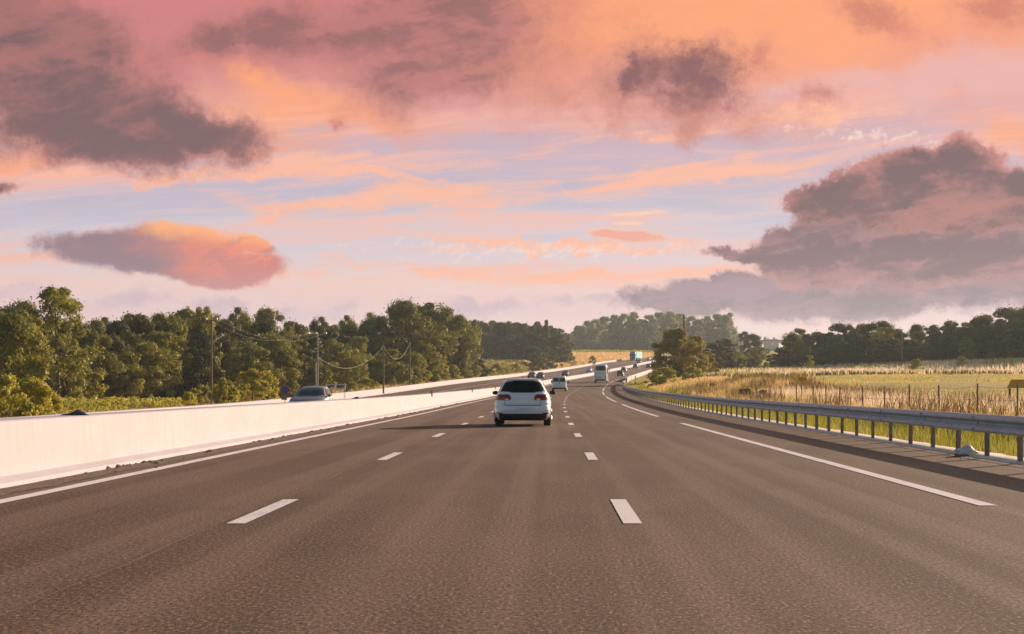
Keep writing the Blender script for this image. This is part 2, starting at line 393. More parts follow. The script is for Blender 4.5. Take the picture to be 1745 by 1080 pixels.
class MB:
    def __init__(s): s.v = []; s.f = []
    def add(s, V, F):
        k = len(s.v); s.v += [tuple(p) for p in V]; s.f += [tuple(i+k for i in f) for f in F]; return s
    def box(s, c, d, rz=0, taper=1.0):
        x, y, z = d[0]/2, d[1]/2, d[2]/2; V = []
        for sz, t in ((-1, 1), (1, taper)):
            for sx, sy in ((-1,-1),(1,-1),(1,1),(-1,1)):
                a, b = sx*x*t, sy*y*t
                V.append((c[0]+a*math.cos(rz)-b*math.sin(rz), c[1]+a*math.sin(rz)+b*math.cos(rz), c[2]+sz*z))
        return s.add(V, [(3,2,1,0),(4,5,6,7),(0,1,5,4),(1,2,6,5),(2,3,7,6),(3,0,4,7)])
    def tube(s, pts, rad, n=8, caps=True):
        pts = [Vector(p) for p in pts]
        rad = rad if isinstance(rad, (list, tuple)) else [rad]*len(pts)
        V = []
        for i, p in enumerate(pts):
            t = (pts[min(i+1, len(pts)-1)] - pts[max(i-1, 0)]).normalized()
            a = t.orthogonal().normalized() if abs(t.z) < .9 else Vector((1,0,0))
            a = (a - t*a.dot(t)).normalized(); b = t.cross(a)
            for k in range(n):
                th = 2*math.pi*k/n; V.append(p + (a*math.cos(th)+b*math.sin(th))*rad[i])
        F = []
        for i in range(len(pts)-1):
            for k in range(n): F.append((i*n+k, i*n+(k+1)%n, (i+1)*n+(k+1)%n, (i+1)*n+k))
        if caps:
            F.append(tuple(range(n-1, -1, -1))); F.append(tuple((len(pts)-1)*n+k for k in range(n)))
        return s.add(V, F)
    def build(s, name, m, parent=None, smooth_=False): return mesh(name, s.v, s.f, m, parent, smooth_)

# ------------------------------------------------------------------ the line of the road
def hermite(tab):
    xs = [a for a, b in tab]; ys = [b for a, b in tab]; n = len(xs); d = [(ys[i+1]-ys[i])/(xs[i+1]-xs[i]) for i in range(n-1)]
    t = [d[0]] + [0 if d[i-1]*d[i] <= 0 else 2*d[i-1]*d[i]/(d[i-1]+d[i]) for i in range(1, n-1)] + [d[-1]]
    def f(x):
        if x <= xs[0]: return ys[0]
        if x >= xs[-1]: return ys[-1] + t[-1]*(x-xs[-1])
        import bisect
        i = bisect.bisect_right(xs, x)-1; h = xs[i+1]-xs[i]; s = (x-xs[i])/h
        return (ys[i]*(2*s**3-3*s*s+1) + h*t[i]*(s**3-2*s*s+s) + ys[i+1]*(-2*s**3+3*s*s) + h*t[i+1]*(s**3-s*s))
    return f
zr = hermite([(-80,0),(0,0),(62,0),(81,.025),(94,.06),(107,.105),(120,.146),(133,.19),(146,.245),(159,.32),(225,.72),(335,2.13),
              (470,4.25),(550,6.05),(645,8.6),(720,11.2),(780,13.2),(900,17.0),(1050,21.5),(1300,27),(1800,32),(3200,38)])
ac = hermite([(0,7e-5),(45,7e-5),(160,8e-5),(250,9e-5),(470,9.7e-5),(650,1.03e-4),(900,1.09e-4),(1300,1.0e-4),(3200,0.6e-4)])
def xr(y): return .745 + (ac(y)*(y-45)**2 if y > 45 else 0)
def heading(y): return -math.atan((xr(y+2)-xr(y-2))/4)
dropf = hermite([(0,1.1),(121,1.1),(157,1.0),(187,.83),(270,.4),(400,.1),(550,0),(3200,0)])
def zroad(o, y):
    z = zr(y)
    if o < -8: z -= dropf(y)*min(1, (-8-o)/19)
    return z
def W(o, y, dz=0): return (xr(y)+o, y, zroad(o, y)+dz)
def sight(px, py, D): return ((px-VX)*D/FP, D, EYE-(py-VY)*D/FP)
CP = [sight(*p) for p in ((200,695,200),(0,700,150),(50,692,240),(400,690,240),(500,673,280),(600,665,300),(700,655,340),(780,645,420),
      (850,640,450),(850,621,600),(830,612,700),(905,631,520),(950,618,650),(960,608,850),(1000,604,950),(1000,600,1080),(1060,602,1020),(1110,600,1120),
      (-300,690,300),(-800,690,300),(0,640,800),(500,625,900),(900,600,1500),(200,610,2000),(900,605,3000),(1500,605,3000),
      (1600,651,140),(1400,652,140),(1300,650,170),(1250,646,220),(1500,639,230),(1700,639,200),(1300,633,330),(1500,623,380),(1700,617,340),
      (1200,643,300),(1165,641,300),(1130,646,290),(1250,600,750),(1300,600,900),(1200,601,900),(2200,620,400),(2500,600,900),(1600,600,900),(1400,588,1500))]
CP += [(9,20,-.1),(10,40,0),(14,60,.1),(20,40,.15),(30,60,.5),(14,80,.15),(20,100,.5),(40,100,1.2),(60,60,.8),(100,60,1),(100,0,.5),(20,0,0),(300,100,2),
       (-40,20,-1.6),(-60,60,-1.5),(-35,100,-1.5),(-100,0,-2),(-300,60,-2),(-45,150,-1.4),(-30,200,-.9)]
CPA = np.array(CP)
def ground_free(x, y):
    d = (CPA[:,0]-x)**2*2.2 + (CPA[:,1]-y)**2 + 30
    w = d**-1.6
    return float((w*CPA[:,2]).sum()/w.sum())
OL, OR = -27.6, 7.2
def ground(x, y):
    o = x-xr(y)
    if o < OL: e = (OL-o)/14; zb = zroad(-27, y)
    elif o > OR: e = (o-OR)/(10 if y < 150 else 12); zb = zr(y)
    else: return zroad(o, y)-.03
    e = min(1, e); e = e*e*(3-2*e)
    return (zb-.03)*(1-e) + ground_free(x, y)*e

# ------------------------------------------------------------------ terrain and roads
def strip(name, offs, ys, m, parent=None, dz=0.0, fn=None):
    V = []; F = []
    for y in ys:
        for k, o in enumerate(offs):
            V.append(fn(o, y, k) if fn else W(o, y, dz))
    n = len(offs)
    for i in range(len(ys)-1):
        for k in range(n-1): F.append((i*n+k, i*n+k+1, (i+1)*n+k+1, (i+1)*n+k))
    return mesh(name, V, F, m, parent, True)
def ysamp(a, b, near=2.0, far=12.0):
    out = [a]
    while out[-1] < b:
        y = out[-1]; out.append(y + min(far, near + max(0, y)*.02))
    out[-1] = b; return out
offs = [-2500,-1400,-900,-600,-420,-320,-250,-200,-170,-145,-125,-108,-93,-80,-70,-61,-53,-46,-40,-36,-33,-31,-29.5,-28.2,OL,-20,-8,0,OR,8.2,9.5,11,13,15.5,18,21,25,30,36,43,51,60,70,82,95,110,130,155,185,220,270,340,450,620,900,1400,2500]
def gfn(o, y, k):
    x = xr(y)+o; z = ground(x, y)
    if OL < o < OR or o in (OL, OR): z = zroad(o, y)-.10
    elif abs(o-OL) > 3 and abs(o-OR) > 1.5: z += .10*mnoise.noise(Vector((x*.11, y*.11, 0)))*min(3, 1+y/150)
    return (x, y, z)
g = strip('ground', offs, ysamp(-80, 3200, 3, 30), M['ground'], fn=gfn); tag(g, kind='structure')
ys = ysamp(-60, 1250, 2.0, 8)
road = strip('road', [-7.2,-3.5,0,3.7,6.75], ys, M['asphalt']); tag(road, kind='structure')
road2 = strip('opposite_road', [-26.9,-20,-14,-8.0], ys, M['asphalt']); tag(road2, kind='structure')

def marks(name, segs, parent, dz=.006):
    mb = MB()
    for (o, w, a, b) in segs:
        n = max(1, int((b-a)/4)); V = []; F = []
        for i in range(n+1):
            y = a+(b-a)*i/n
            V += [W(o-w/2, y, dz), W(o+w/2, y, dz)]
        for i in range(n): F.append((2*i, 2*i+1, 2*i+3, 2*i+2))
        mb.add(V, F)
    return mb.build(name, M['paint'], parent)
lane = []
for k in range(-4, 75):
    c = 16.45+13*k; ww = .165 + max(0, c-150)*.00012
    lane += [(0, ww, c-1.6, c+1.6), (-3.49, ww, c-1.6, c+1.6)]
marks('lane_line', lane, road)
edge = [(-6.48, .20, -60, 1200)]
for k in range(-2, 22):
    a = 17.1+52*k; edge.append((3.71, .19, a, a+39.5))
marks('edge_line', edge, road)
marks('lane_line', [(o, .2, 14+13*k, 17+13*k) for k in range(-2, 75) for o in (-12.6, -16.2)], road2)
marks('edge_line', [(-9.1,.2,-60,1200), (-19.8,.22,-60,1200)], road2)
seam = MB(); V = []; F = []
sy = ysamp(-4, 62, .5, 1)
for i, y in enumerate(sy):
    o = -3.63 + .02*math.sin(y*.7) + .012*math.sin(y*2.3); w = .011+.004*math.sin(y*1.7)
    V += [W(o-w, y, .004), W(o+w, y, .004)]
for i in range(len(sy)-1): F.append((2*i, 2*i+1, 2*i+3, 2*i+2))
seam.add(V, F).build('joint_seal_line', M['seam'], road)

# dirt and clods along the foot of the median barrier
def wob(y, s=1.0, q=0.0): return mnoise.noise(Vector((y*s, q, 3.1)))
dsy = ysamp(4, 260, .25, 3)
def dfn(o, y, k):
    if k == 2: o += .10*wob(y, .9) + .06*wob(y, 3.1, 5)
    p = W(o, y, (.012, .030+.02*wob(y, 2, 8), .007)[k]); return p
strip('dirt_strip', [-7.2, -7.0, -6.78], dsy, M['dirt'], fn=dfn)['kind'] = 'stuff'
mb = MB()
def rock(mb, c, r, sq=.6, seed=0):
    bm = bmesh.new(); bmesh.ops.create_icosphere(bm, subdivisions=1, radius=1)
    V = []
    for p in bm.verts:
        q = p.co*(1+.35*mnoise.noise(p.co*1.7+Vector((seed*3.3, seed, 0))))
        V.append((c[0]+q.x*r*1.2, c[1]+q.y*r*1.5, c[2]+q.z*r*sq))
    mb.add(V, [tuple(w.index for w in f.verts) for f in bm.faces]); bm.free()
for i in range(900):
    y = 12 + 150*random.random()**1.6
    dens = wob(y, .22, 4)
    if random.random() > .45 + 1.2*dens: continue
    r = random.choice([.012,.018,.028,.045]) * (1.3 if dens > .1 else .8)
    p = W(-7.05 + random.gauss(0, .12), y, .015); rock(mb, p, r, .7, i)
for y, o, r in ((26.5,-6.98,.05),(27.2,-6.95,.04),(31,-6.96,.055),(31.4,-7.02,.04),(30.5,-6.9,.03),(44,-6.95,.05),(49.5,-6.92,.06),(62,-6.95,.07),(70,-7,.06),(78,-6.97,.07),(96,-7,.08),(110,-7,.09)):
    rock(mb, W(o, y, .02), r, .8, int(y*10))
tag(mb.build('dirt_clods', M['dirt']), kind='stuff')

# pale concrete kerb strip under the guardrail
ksy = ysamp(10, 300, .35, 3)
def kfn(o, y, k):
    j = .05*wob(y, 1.1, 9)+.05*wob(y, 3.7, 1)
    if k == 0: return W(o+j, y, -.01)
    if k == 1: return W(o+j+.02, y, .045)
    if k == 3: return W(o+.16*wob(y, .8, 2)+.06*wob(y, 4, 2), y, .05)
    if k == 4: return W(o+.2*wob(y, .8, 2), y, -.03)
    return W(o, y, .055)
kb = strip('kerb', [6.52, 6.52, 6.75, 7.05, 7.12], ksy, M['kerb'], fn=kfn); tag(kb, kind='structure')
strip('dirt_edge', [6.30, 6.45, 6.60], ksy, M['dirt'], fn=lambda o, y, k: W(o+(.05*wob(y, 1.9, 7)+.04*wob(y, 5, 3) if k == 0 else 0), y, (.005,.012,.006)[k]))['kind'] = 'stuff'

# ------------------------------------------------------------------ barriers
def sweep(name, prof, ys, m, parent=None, zfun=None, smooth_=False, closed=True):
    """prof: (offset, z) pairs"""
    V = []; F = []; n = len(prof)
    for y in ys:
        for o, z in prof: 
            zz = zfun(y) if zfun else zroad(o, y)
            V.append((xr(y)+o, y, zz+z))
    for i in range(len(ys)-1):
        for k in range(n if closed else n-1): F.append((i*n+k, i*n+(k+1)%n, (i+1)*n+(k+1)%n, (i+1)*n+k))
    if closed: F.append(tuple(range(n))); F.append(tuple((len(ys)-1)*n+k for k in range(n-1, -1, -1)))
    return mesh(name, V, F, m, parent, smooth_)
bys = ysamp(-40, 1150, 2, 8)
b1 = sweep('concrete_barrier', [(-7.14,-.1),(-7.16,.07),(-7.30,.13),(-7.335,.785),(-7.36,.80),(-7.79,.80),(-7.81,.785),(-7.85,.13),(-7.98,.07),(-7.98,-.2)], bys, M['concrete_wall'])
tag(b1, 'long pale concrete median wall beside the solid white line, between the two carriageways', 'barrier')
b2 = sweep('concrete_barrier', [(-26.75,-.15),(-26.78,.08),(-26.92,.14),(-26.95,.79),(-27.0,.81),(-27.3,.81),(-27.33,.79),(-27.36,.14),(-27.5,.08),(-27.5,-.6)], [y for y in bys if y < 800]+[800], M['concrete_wall'])
tag(b2, 'pale concrete wall beyond the oncoming carriageway, in front of the roadside shrubs', 'barrier')
b3 = sweep('concrete_barrier', [(6.55,-.2),(6.55,.85),(6.62,.90),(6.95,.90),(7.02,.85),(7.02,-.7)], ysamp(345, 900, 5, 8), M['concrete_wall'])
tag(b3, 'short bright concrete parapet on the right where the road bends past the big shrub', 'barrier')

# guardrail
gr = empty('guardrail', W(6.6, 26))
tag(gr, 'galvanised steel guardrail on posts running along the right shoulder', 'guardrail')
gy = []
y = 4.0
while y < 318: gy.append(y); y += 1.0 if y < 90 else 2.0
prof = [(.0,.445),(-.050,.450),(-.080,.470),(-.084,.482),(-.084,.500),(-.078,.512),(-.010,.580),(.0,.590),(.0,.612),(-.010,.622),(-.076,.655),(-.084,.664),(-.084,.684),(-.078,.696),(-.030,.748),(.0,.754)]
V = []; F = []
for y in gy:
    seg = int((y-4)//4) % 2
    lap = .004 if abs((y-4) % 4) < .01 else 0
    flare = max(0, (y-296)/22)
    for (a, z) in prof:
        V.append((xr(y)+6.55+a-lap+flare*.5, y, zr(y)+z-flare*.1))
    for (a, z) in reversed(prof):
        V.append((xr(y)+6.555+a+flare*.5, y, zr(y)+z-.0015-flare*.1))
n = len(prof)*2
for i in range(len(gy)-1):
    for k in range(n): F.append((i*n+k, i*n+(k+1) % n, (i+1)*n+(k+1) % n, (i+1)*n+k))
F += [tuple(range(n)), tuple((len(gy)-1)*n+k for k in range(n-1, -1, -1))]
def rel(V, e): L = e.location; return [(p[0]-L.x, p[1]-L.y, p[2]-L.z) for p in V]
rb = mesh('rail', rel(V, gr), F, M['rail'], gr, False)
# overlap joints with bolts
mb = MB()
for k in range(5, 45):
    y = 4+4*k+.6
    x = xr(y)+6.55; z = zr(y)
    for dz_, a in ((.50,-.083),(.69,-.083)):
        mb.box((x+a, y, z+dz_), (.012,.035,.035)); mb.box((x+a, y+.12, z+dz_), (.012,.035,.035))
    mb.box((x-.004, y+.06, z+.597), (.014,.04,.04))
mb.v = rel(mb.v, gr); mb.build('bolts', M['post'], gr)['kind'] = 'stuff'
pm = MB()
pm.box((0,0,.26), (.008,.115,.72)); pm.box((.030,-.054,.26), (.052,.007,.72)); pm.box((.030,.054,.26), (.052,.007,.72))
pm.box((-.022,0,.60), (.050,.075,.10))
pme = None; rest = MB()
for k in range(144):
    y = 26.4+2*(k-2)
    if y > 314: break
    p = (xr(y)+6.605, y, zr(y))
    if k < 100:
        if pme is None: o = pm.build('post', M['post'], gr); pme = o.data
        else: o = bpy.data.objects.new('post', pme); COL.objects.link(o); o.parent = gr
        o.location = (p[0]-gr.location.x, p[1]-gr.location.y, p[2]-gr.location.z)
        o.rotation_euler = (random.gauss(0,.008), random.gauss(0,.012), random.gauss(0,.05))
    else:
        rest.add([(q[0]+p[0]-gr.location.x, q[1]+p[1]-gr.location.y, q[2]+p[2]-gr.location.z) for q in pm.v], pm.f)
rest.build('posts', M['post'], gr)['kind'] = 'stuff'

# white bag left at the foot of the rail, litter
bm = bmesh.new(); bmesh.ops.create_icosphere(bm, subdivisions=4, radius=1)
for p in bm.verts:
    c = p.co.copy(); n_ = mnoise.fractal(c*1.6+Vector((2,7,1)), 1, 2, 4)
    c *= 1+.22*n_; pk = math.exp(-((c.x-.15)**2+c.y**2)*5)
    p.co = (c.x*.30, c.y*.24, max(-.02, c.z*.11+.06) + pk*.08*(c.z > 0))
me = bpy.data.meshes.new('bag'); bm.to_mesh(me); bm.free(); me.polygons.foreach_set('use_smooth', [True]*len(me.polygons))
o = link('bag', me, M['bag']); o.location = W(6.52, 29.4, .02); o.scale = (.68,.7,.74)
tag(o, 'crumpled pale plastic bag lying on the kerb strip under the guardrail', 'bag')
mb = MB()
for i, (a, y, r) in enumerate(((6.2,28.4,.02),(6.28,28.2,.025),(6.35,27.9,.015),(6.1,26.9,.012),(5.9,26,.012),(6.25,33,.02),(6.15,36,.015))): rock(mb, W(a, y, .01), r, .5, i+50)
tag(mb.build('litter', M['kerb']), kind='stuff')
# dark lumps resting on the walls
def lump(o_, y, z, s, label, seed):
    bm = bmesh.new(); bmesh.ops.create_icosphere(bm, subdivisions=3, radius=1)
    for p in bm.verts:
        c = p.co*(1+.25*mnoise.noise(p.co*2+Vector((seed, 0, 0))))
        hgt = math.exp(-((c.x-.35)**2)*4)*.9+.45
        p.co = (c.y*.10*s, -c.x*.0*s + c.y*.05*s, 0); p.co = (c.x*.20*s, c.y*.11*s, max(0, c.z+.3)*.045*s*hgt*1.3)
    me = bpy.data.meshes.new('lump'); bm.to_mesh(me); bm.free(); me.polygons.foreach_set('use_smooth', [True]*len(me.polygons))
    q = link('sandbag', me, M['bird']); q.location = W(o_, y, z); tag(q, label, 'sandbag'); return q
lump(-7.55, 24.3, .79, 1.0, 'small dark lumpy bag lying on top of the median wall at its near end', 1)
lump(-7.6, 60, .79, .9, 'tiny dark lump on the median wall just beyond the silver car', 2)
# amber delineators
dm = MB(); dm.box((0,0,.11), (.07,.03,.22)); dm.box((0,-.018,.16),(.05,.006,.07))
dme = None
for i, (o_, y, lab) in enumerate(((-7.32, 93, 'nearest amber reflector stuck on the median wall left of the white hatchback'),
                                 (-7.32, 133, 'second amber reflector on the median wall, between the nearest one and the white hatchback'),
                                 (-7.32, 170, 'amber reflector on the median wall just left of the white hatchback roof'))):
    if dme is None: q = dm.build('reflector', M['delin']); dme = q.data
    else: q = bpy.data.objects.new('reflector', dme); COL.objects.link(q)
    q.location = W(o_, y, .62); q.scale = (1.4,1.4,1.5); tag(q, lab, 'reflector', 'amber reflectors on the median wall')

# ------------------------------------------------------------------ vehicles
def shape(tab):
    """tab rows: z, half width, front y, rear y, exponent"""
    fs = [hermite([(r[0], r[i]) for r in tab]) for i in range(1, 5)]
    z0, z1 = tab[0][0], tab[-1][0]
    def at(z): z = min(max(z, z0), z1); return [f(z) for f in fs]
    return at, z0, z1
def veh_body(tab, m, parent, nz=72, na=72, arches=(), name='body', arch_r=.36, depth=.34):
    at, z0, z1 = shape(tab); V = []; F = []
    zs = [z0+(z1-z0)*(i/(nz-1)) for i in range(nz)]
    for z in zs:
        w, f, r, n = at(z); yc, l = (f+r)/2, (f-r)/2
        for k in range(na):
            t = 2*math.pi*k/na; c, s = math.cos(t), math.sin(t)
            V.append((w*math.copysign(abs(c)**(2/n), c), yc+l*math.copysign(abs(s)**(2/n), s), z))
    for i in range(nz-1):
        for k in range(na): F.append((i*na+k, i*na+(k+1) % na, (i+1)*na+(k+1) % na, (i+1)*na+k))
    F.append(tuple(range(na-1, -1, -1))); F.append(tuple((nz-1)*na+k for k in range(na)))
    o = mesh(name, V, F, m, parent, True)
    if arches:
        cb = MB()
        for (x, y, zc) in arches:
            s = 1 if x > 0 else -1
            cb.tube([(x-s*depth*.9, y, zc), (x+s*.2, y, zc)], arch_r, 24)
        c = cb.build('cutter', M['black'], None); c.parent = parent
        md = o.modifiers.new('b', 'BOOLEAN'); md.object = c; md.operation = 'DIFFERENCE'; md.solver = 'EXACT'
        dg = bpy.context.evaluated_depsgraph_get(); nm = bpy.data.meshes.new_from_object(o.evaluated_get(dg))
        o.modifiers.clear(); old = o.data; o.data = nm; bpy.data.meshes.remove(old)
        cm = c.data; bpy.data.objects.remove(c); bpy.data.meshes.remove(cm)
        nm.polygons.foreach_set('use_smooth', [True]*len(nm.polygons))
        try: nm.set_sharp_from_angle(angle=R(38))
        except Exception: pass
    return o
def surf(at, side, a, z, off):
    w, f, r, n = at(z); yc, l = (f+r)/2, (f-r)/2
    if side in ('rear', 'front'):
        s = -1 if side == 'rear' else 1
        def P(a, z):
            w, f, r, n = at(z); yc, l = (f+r)/2, (f-r)/2
            return Vector((a, yc + s*l*max(0, 1-min(1, abs(a/w))**n)**(1/n), z))
        out = Vector((0, s, .0))
    else:
        s = -1 if side == 'left' else 1
        def P(a, z):
            w, f, r, n = at(z); yc, l = (f+r)/2, (f-r)/2
            return Vector((s*w*max(0, 1-min(1, abs((a-yc)/l))**n)**(1/n), a, z))
        out = Vector((s, 0, 0))
    p = P(a, z); e = .006
    nrm = (P(a+e, z)-P(a-e, z)).cross(P(a, z+e)-P(a, z-e))
    if nrm.length < 1e-12: nrm = out
    nrm.normalize()
    if nrm.dot(out) < 0: nrm = -nrm
    return p + nrm*off
def patch(at, side, z0, z1, lo, hi, off, m, name, parent, nr=8, nc=12):
    """a sheet lying on the body between two heights, bounds lo(t), hi(t) with t 0..1 upward"""
    V = []; F = []
    for i in range(nr+1):
        t = i/nr; z = z0+(z1-z0)*t; a0, a1 = lo(t) if callable(lo) else lo, hi(t) if callable(hi) else hi
        for k in range(nc+1): V.append(surf(at, side, a0+(a1-a0)*k/nc, z, off))
    N = nc+1
    for i in range(nr):
        for k in range(nc): F.append((i*N+k, i*N+k+1, (i+1)*N+k+1, (i+1)*N+k))
    ring = [k for k in range(N)] + [i*N+nc for i in range(1, nr+1)] + [nr*N+k for k in range(nc-1, -1, -1)] + [i*N for i in range(nr-1, 0, -1)]
    base = len(V)
    for i_ in ring:
        i, k = divmod(i_, N); t = i/nr; z = z0+(z1-z0)*t; a0, a1 = lo(t) if callable(lo) else lo, hi(t) if callable(hi) else hi
        V.append(surf(at, side, a0+(a1-a0)*k/nc, z, -.012))
    for q in range(len(ring)):
        r2 = (q+1) % len(ring); F.append((ring[q], ring[r2], base+r2, base+q))
    me = mesh(name, V, F, m, parent, True)
    try: me.data.set_sharp_from_angle(angle=R(40))
    except Exception: pass
    return me
def rnd_(lo, hi, r0=.15, r1=.15):
    """bounds with rounded corners for patch(): inset at both ends"""
    def ins(t):
        q = 0
        if t < r0: q = 1-math.sqrt(max(0, 1-((r0-t)/r0)**2))
        if t > 1-r1: q = 1-math.sqrt(max(0, 1-((t-1+r1)/r1)**2))
        return q
    def L(t): a, b = (lo(t) if callable(lo) else lo), (hi(t) if callable(hi) else hi); return a+(b-a)*.22*ins(t)
    def H(t): a, b = (lo(t) if callable(lo) else lo), (hi(t) if callable(hi) else hi); return b-(b-a)*.22*ins(t)
    return L, H
def wheel(parent, x, y, r, wd, rz=0):
    s = 1 if x > 0 else -1
    t = empty('wheel', (x, y, r)); t.parent = parent
    prof = [(-.5,.62),(-.5,.88),(-.44,.97),(-.3,1.0),(.3,1.0),(.44,.97),(.5,.88),(.5,.62)]
    V = []; F = []; n = 28
    for a, q in prof:
        for k in range(n):
            th = 2*math.pi*k/n; V.append((a*wd, math.cos(th)*q*r, math.sin(th)*q*r))
    for i in range(len(prof)-1):
        for k in range(n): F.append((i*n+k, i*n+(k+1) % n, (i+1)*n+(k+1) % n, (i+1)*n+k))
    F.append(tuple(range(n))); F.append(tuple((len(prof)-1)*n+k for k in range(n)))
    mesh('tyre', V, F, M['tyre'], t)
    mb = MB(); mb.tube([(s*wd*.5, 0, 0), (s*(wd*.5+.012), 0, 0)], r*.20, 14)
    for k in range(5):
        th = 2*math.pi*k/5; c, s_ = math.cos(th), math.sin(th)
        mb.tube([(s*(wd*.5+.006), c*r*.12, s_*r*.12), (s*(wd*.5+.006), c*r*.6, s_*r*.6)], .035, 6)
    mb.tube([(s*(wd*.5-.0), 0, 0), (s*(wd*.5+.003), 0, 0)], r*.64, 24)
    mesh('rim', mb.v, mb.f, M['rim'], t)
    return t
HATCH = [(.19,.80,1.94,-1.90,8),(.30,.868,2.05,-2.04,8),(.42,.886,2.10,-2.08,7.5),(.52,.893,2.11,-2.10,7),(.60,.893,2.09,-2.10,6.5),(.628,.893,2.08,-2.075,6.5),(.655,.891,2.07,-2.035,6.5),(.70,.888,2.04,-2.05,6.5),
         (.80,.872,1.90,-2.03,6.2),(.90,.848,1.55,-2.03,6),(.97,.822,1.12,-2.00,5.5),(1.04,.785,.90,-1.955,5),(1.15,.728,.66,-1.885,4.6),(1.27,.662,.38,-1.80,4.4),
         (1.37,.606,.08,-1.72,4.2),(1.43,.56,-.17,-1.66,3.8),(1.462,.48,-.42,-1.55,3.4),(1.478,.34,-.62,-1.35,3),(1.485,.12,-.8,-1.1,2.6)]
def car(name, label, loc, rz, paint_, cat='car', tab=HATCH, group=None, detail=2, scale=1.0, plate=True):
    t = empty(name, loc, rz, scale); tag(t, label, cat, group)
    at, z0, z1 = shape(tab)
    wz = .33; track = .755
    ar = [(s*.84, y, .33) for s in (-1, 1) for y in (-1.30, 1.30)] if detail > 0 else ()
    veh_body(tab, paint_, t, arches=ar)
    for s in (-1, 1):
        for y in (-1.30, 1.30): wheel(t, s*track, y, .32, .215)
    ub = MB(); ub.box((0,0,.25), (1.28,3.6,.16)); ub.build('underbody', M['black'], t)
    W_ = lambda z: at(z)[0]
    # rear
    lo, hi = rnd_(lambda t_: -(W_(1.03+.355*t_)-.085+.012*t_), lambda t_: W_(1.03+.355*t_)-.085+.012*t_, .10, .22)
    patch(at, 'rear', 1.03, 1.40, lo, hi, .006, M['glass'], 'rear_window', t, 12, 16)
    for s in (-1, 1):
        def inner(t_, s=s): return s*(.355+.10*max(0, abs(t_-.42)-.2)**1.4*3)
        def outer(t_, s=s): return s*(W_(.80+.18*t_)-.050 - .055*max(0, t_-.6)*2 + .015*t_)
        L_, H_ = (inner, outer) if s > 0 else (outer, inner)
        lamp = patch(at, 'rear', .795, .975, L_, H_, .010, M['lamp_red'], 'tail_light', t, 10, 14)
        a, b = s*.43, s*.53
        patch(at, 'rear', .805, .845, min(a,b), max(a,b), .018, M['lamp_white'], 'reversing_lamp', lamp, 3, 5)
        a, b = s*.42, s*.70
        patch(at, 'rear', .868, .940, min(a,b), max(a,b), .017, M['lamp_dark_red'], 'lamp_insert', lamp, 3, 8)
        a, b = s*.62, s*.80
        patch(at, 'rear', .385, .418, min(a,b), max(a,b), .012, M['lamp_red'], 'reflector', t, 2, 6)
    patch(at, 'rear', .19, .385, lambda q: -(W_(.2+.18*q)-.05), lambda q: W_(.2+.18*q)-.05, .008, M['black'], 'diffuser', t, 5, 16)
    if plate: patch(at, 'rear', .475, .585, -.26, .26, .014, M['plate'], 'number_plate', t, 3, 8)
    # creases on the tailgate and shut lines
    patch(at, 'rear', .628, .645, -.56, .56, .003, M['bumper_grey'], 'tailgate_gap', t, 2, 14)
    for s in (-1, 1):
        a, b = s*.553, s*.563
        patch(at, 'rear', .645, .795, min(a,b), max(a,b), .003, M['bumper_grey'], 'tailgate_gap', t, 5, 1)
    # lip over the window
    patch(at, 'rear', 1.405, 1.428, -.48, .48, .035, paint_, 'roof_spoiler', t, 3, 12)
    # front
    patch(at, 'front', 1.0, 1.40, *rnd_(lambda q: -(W_(1.0+.4*q)-.075), lambda q: W_(1.0+.4*q)-.075, .08, .15), .006, M['glass_clear'], 'windscreen', t, 12, 16)
    for s in (-1, 1):
        a, b = (s*.50, s*.80)
        patch(at, 'front', .62, .76, min(a,b), max(a,b), .008, M['headlamp'], 'headlight', t, 5, 8)
    patch(at, 'front', .60, .70, -.44, .44, .008, M['black'], 'grille', t, 3, 10)
    patch(at, 'front', .25, .42, -.60, .60, .008, M['black'], 'lower_grille', t, 3, 10)
    if plate: patch(at, 'front', .45, .55, -.26, .26, .012, M['plate'], 'number_plate', t, 3, 8)
    for sd_, s in (('left', -1), ('right', 1)):
        patch(at, sd_, 1.0, 1.36, *rnd_(lambda q: -.43, lambda q: .58-.72*q, .05, .1), .006, M['glass'], 'side_window', t, 8, 8)
        patch(at, sd_, 1.0, 1.36, *rnd_(lambda q: -1.45+.10*q, lambda q: -.52, .05, .1), .006, M['glass'], 'side_window', t, 8, 8)
        mb = MB()
        bm = bmesh.new(); bmesh.ops.create_icosphere(bm, subdivisions=2, radius=1)
        V = [(s*(.92)+p.co.x*.105, .66+p.co.y*.07*(1.0 if p.co.y > 0 else .5), 1.02+p.co.z*.068) for p in bm.verts]; F = [tuple(q.index for q in f.verts) for f in bm.faces]; bm.free()
        mi = mesh('mirror', V, F, M['black'] if detail > 1 else paint_, t, True)
        mb.box((s*.83, .68, .985), (.14,.05,.03)); mb.build('mirror_arm', M['black'], mi)
        for yh in (.05, -.82):
            hb = MB(); hb.box((s*(.885), yh, .86), (.035,.17,.028)); hb.build('door_handle', paint_, t)
    if detail > 1:
        mb = MB(); mb.tube([(0,-1.30,1.478),(0,-1.42,1.56)], .007, 5); mb.build('antenna', M['black'], t)
    return t
def on_road(px, D, dz=0): x = (px-VX)*D/FP; return (x, D, zroad(x-xr(D), D)+dz)
rear = lambda px, D, L=2.1: (lambda p: (p[0]-math.sin(heading(D))*L, D+L, zroad(p[0]-xr(D), D+L)+.008))(on_road(px, D))
car('hatchback', 'white hatchback with red tail lights seen from behind, nearest car in the middle lane', rear(890.5, 51.9), heading(54), M['white_paint'])
tall = [(z*(1.12 if z > .6 else 1)+(-.072 if z > .6 else 0), w, f, r, n) for z, w, f, r, n in HATCH]
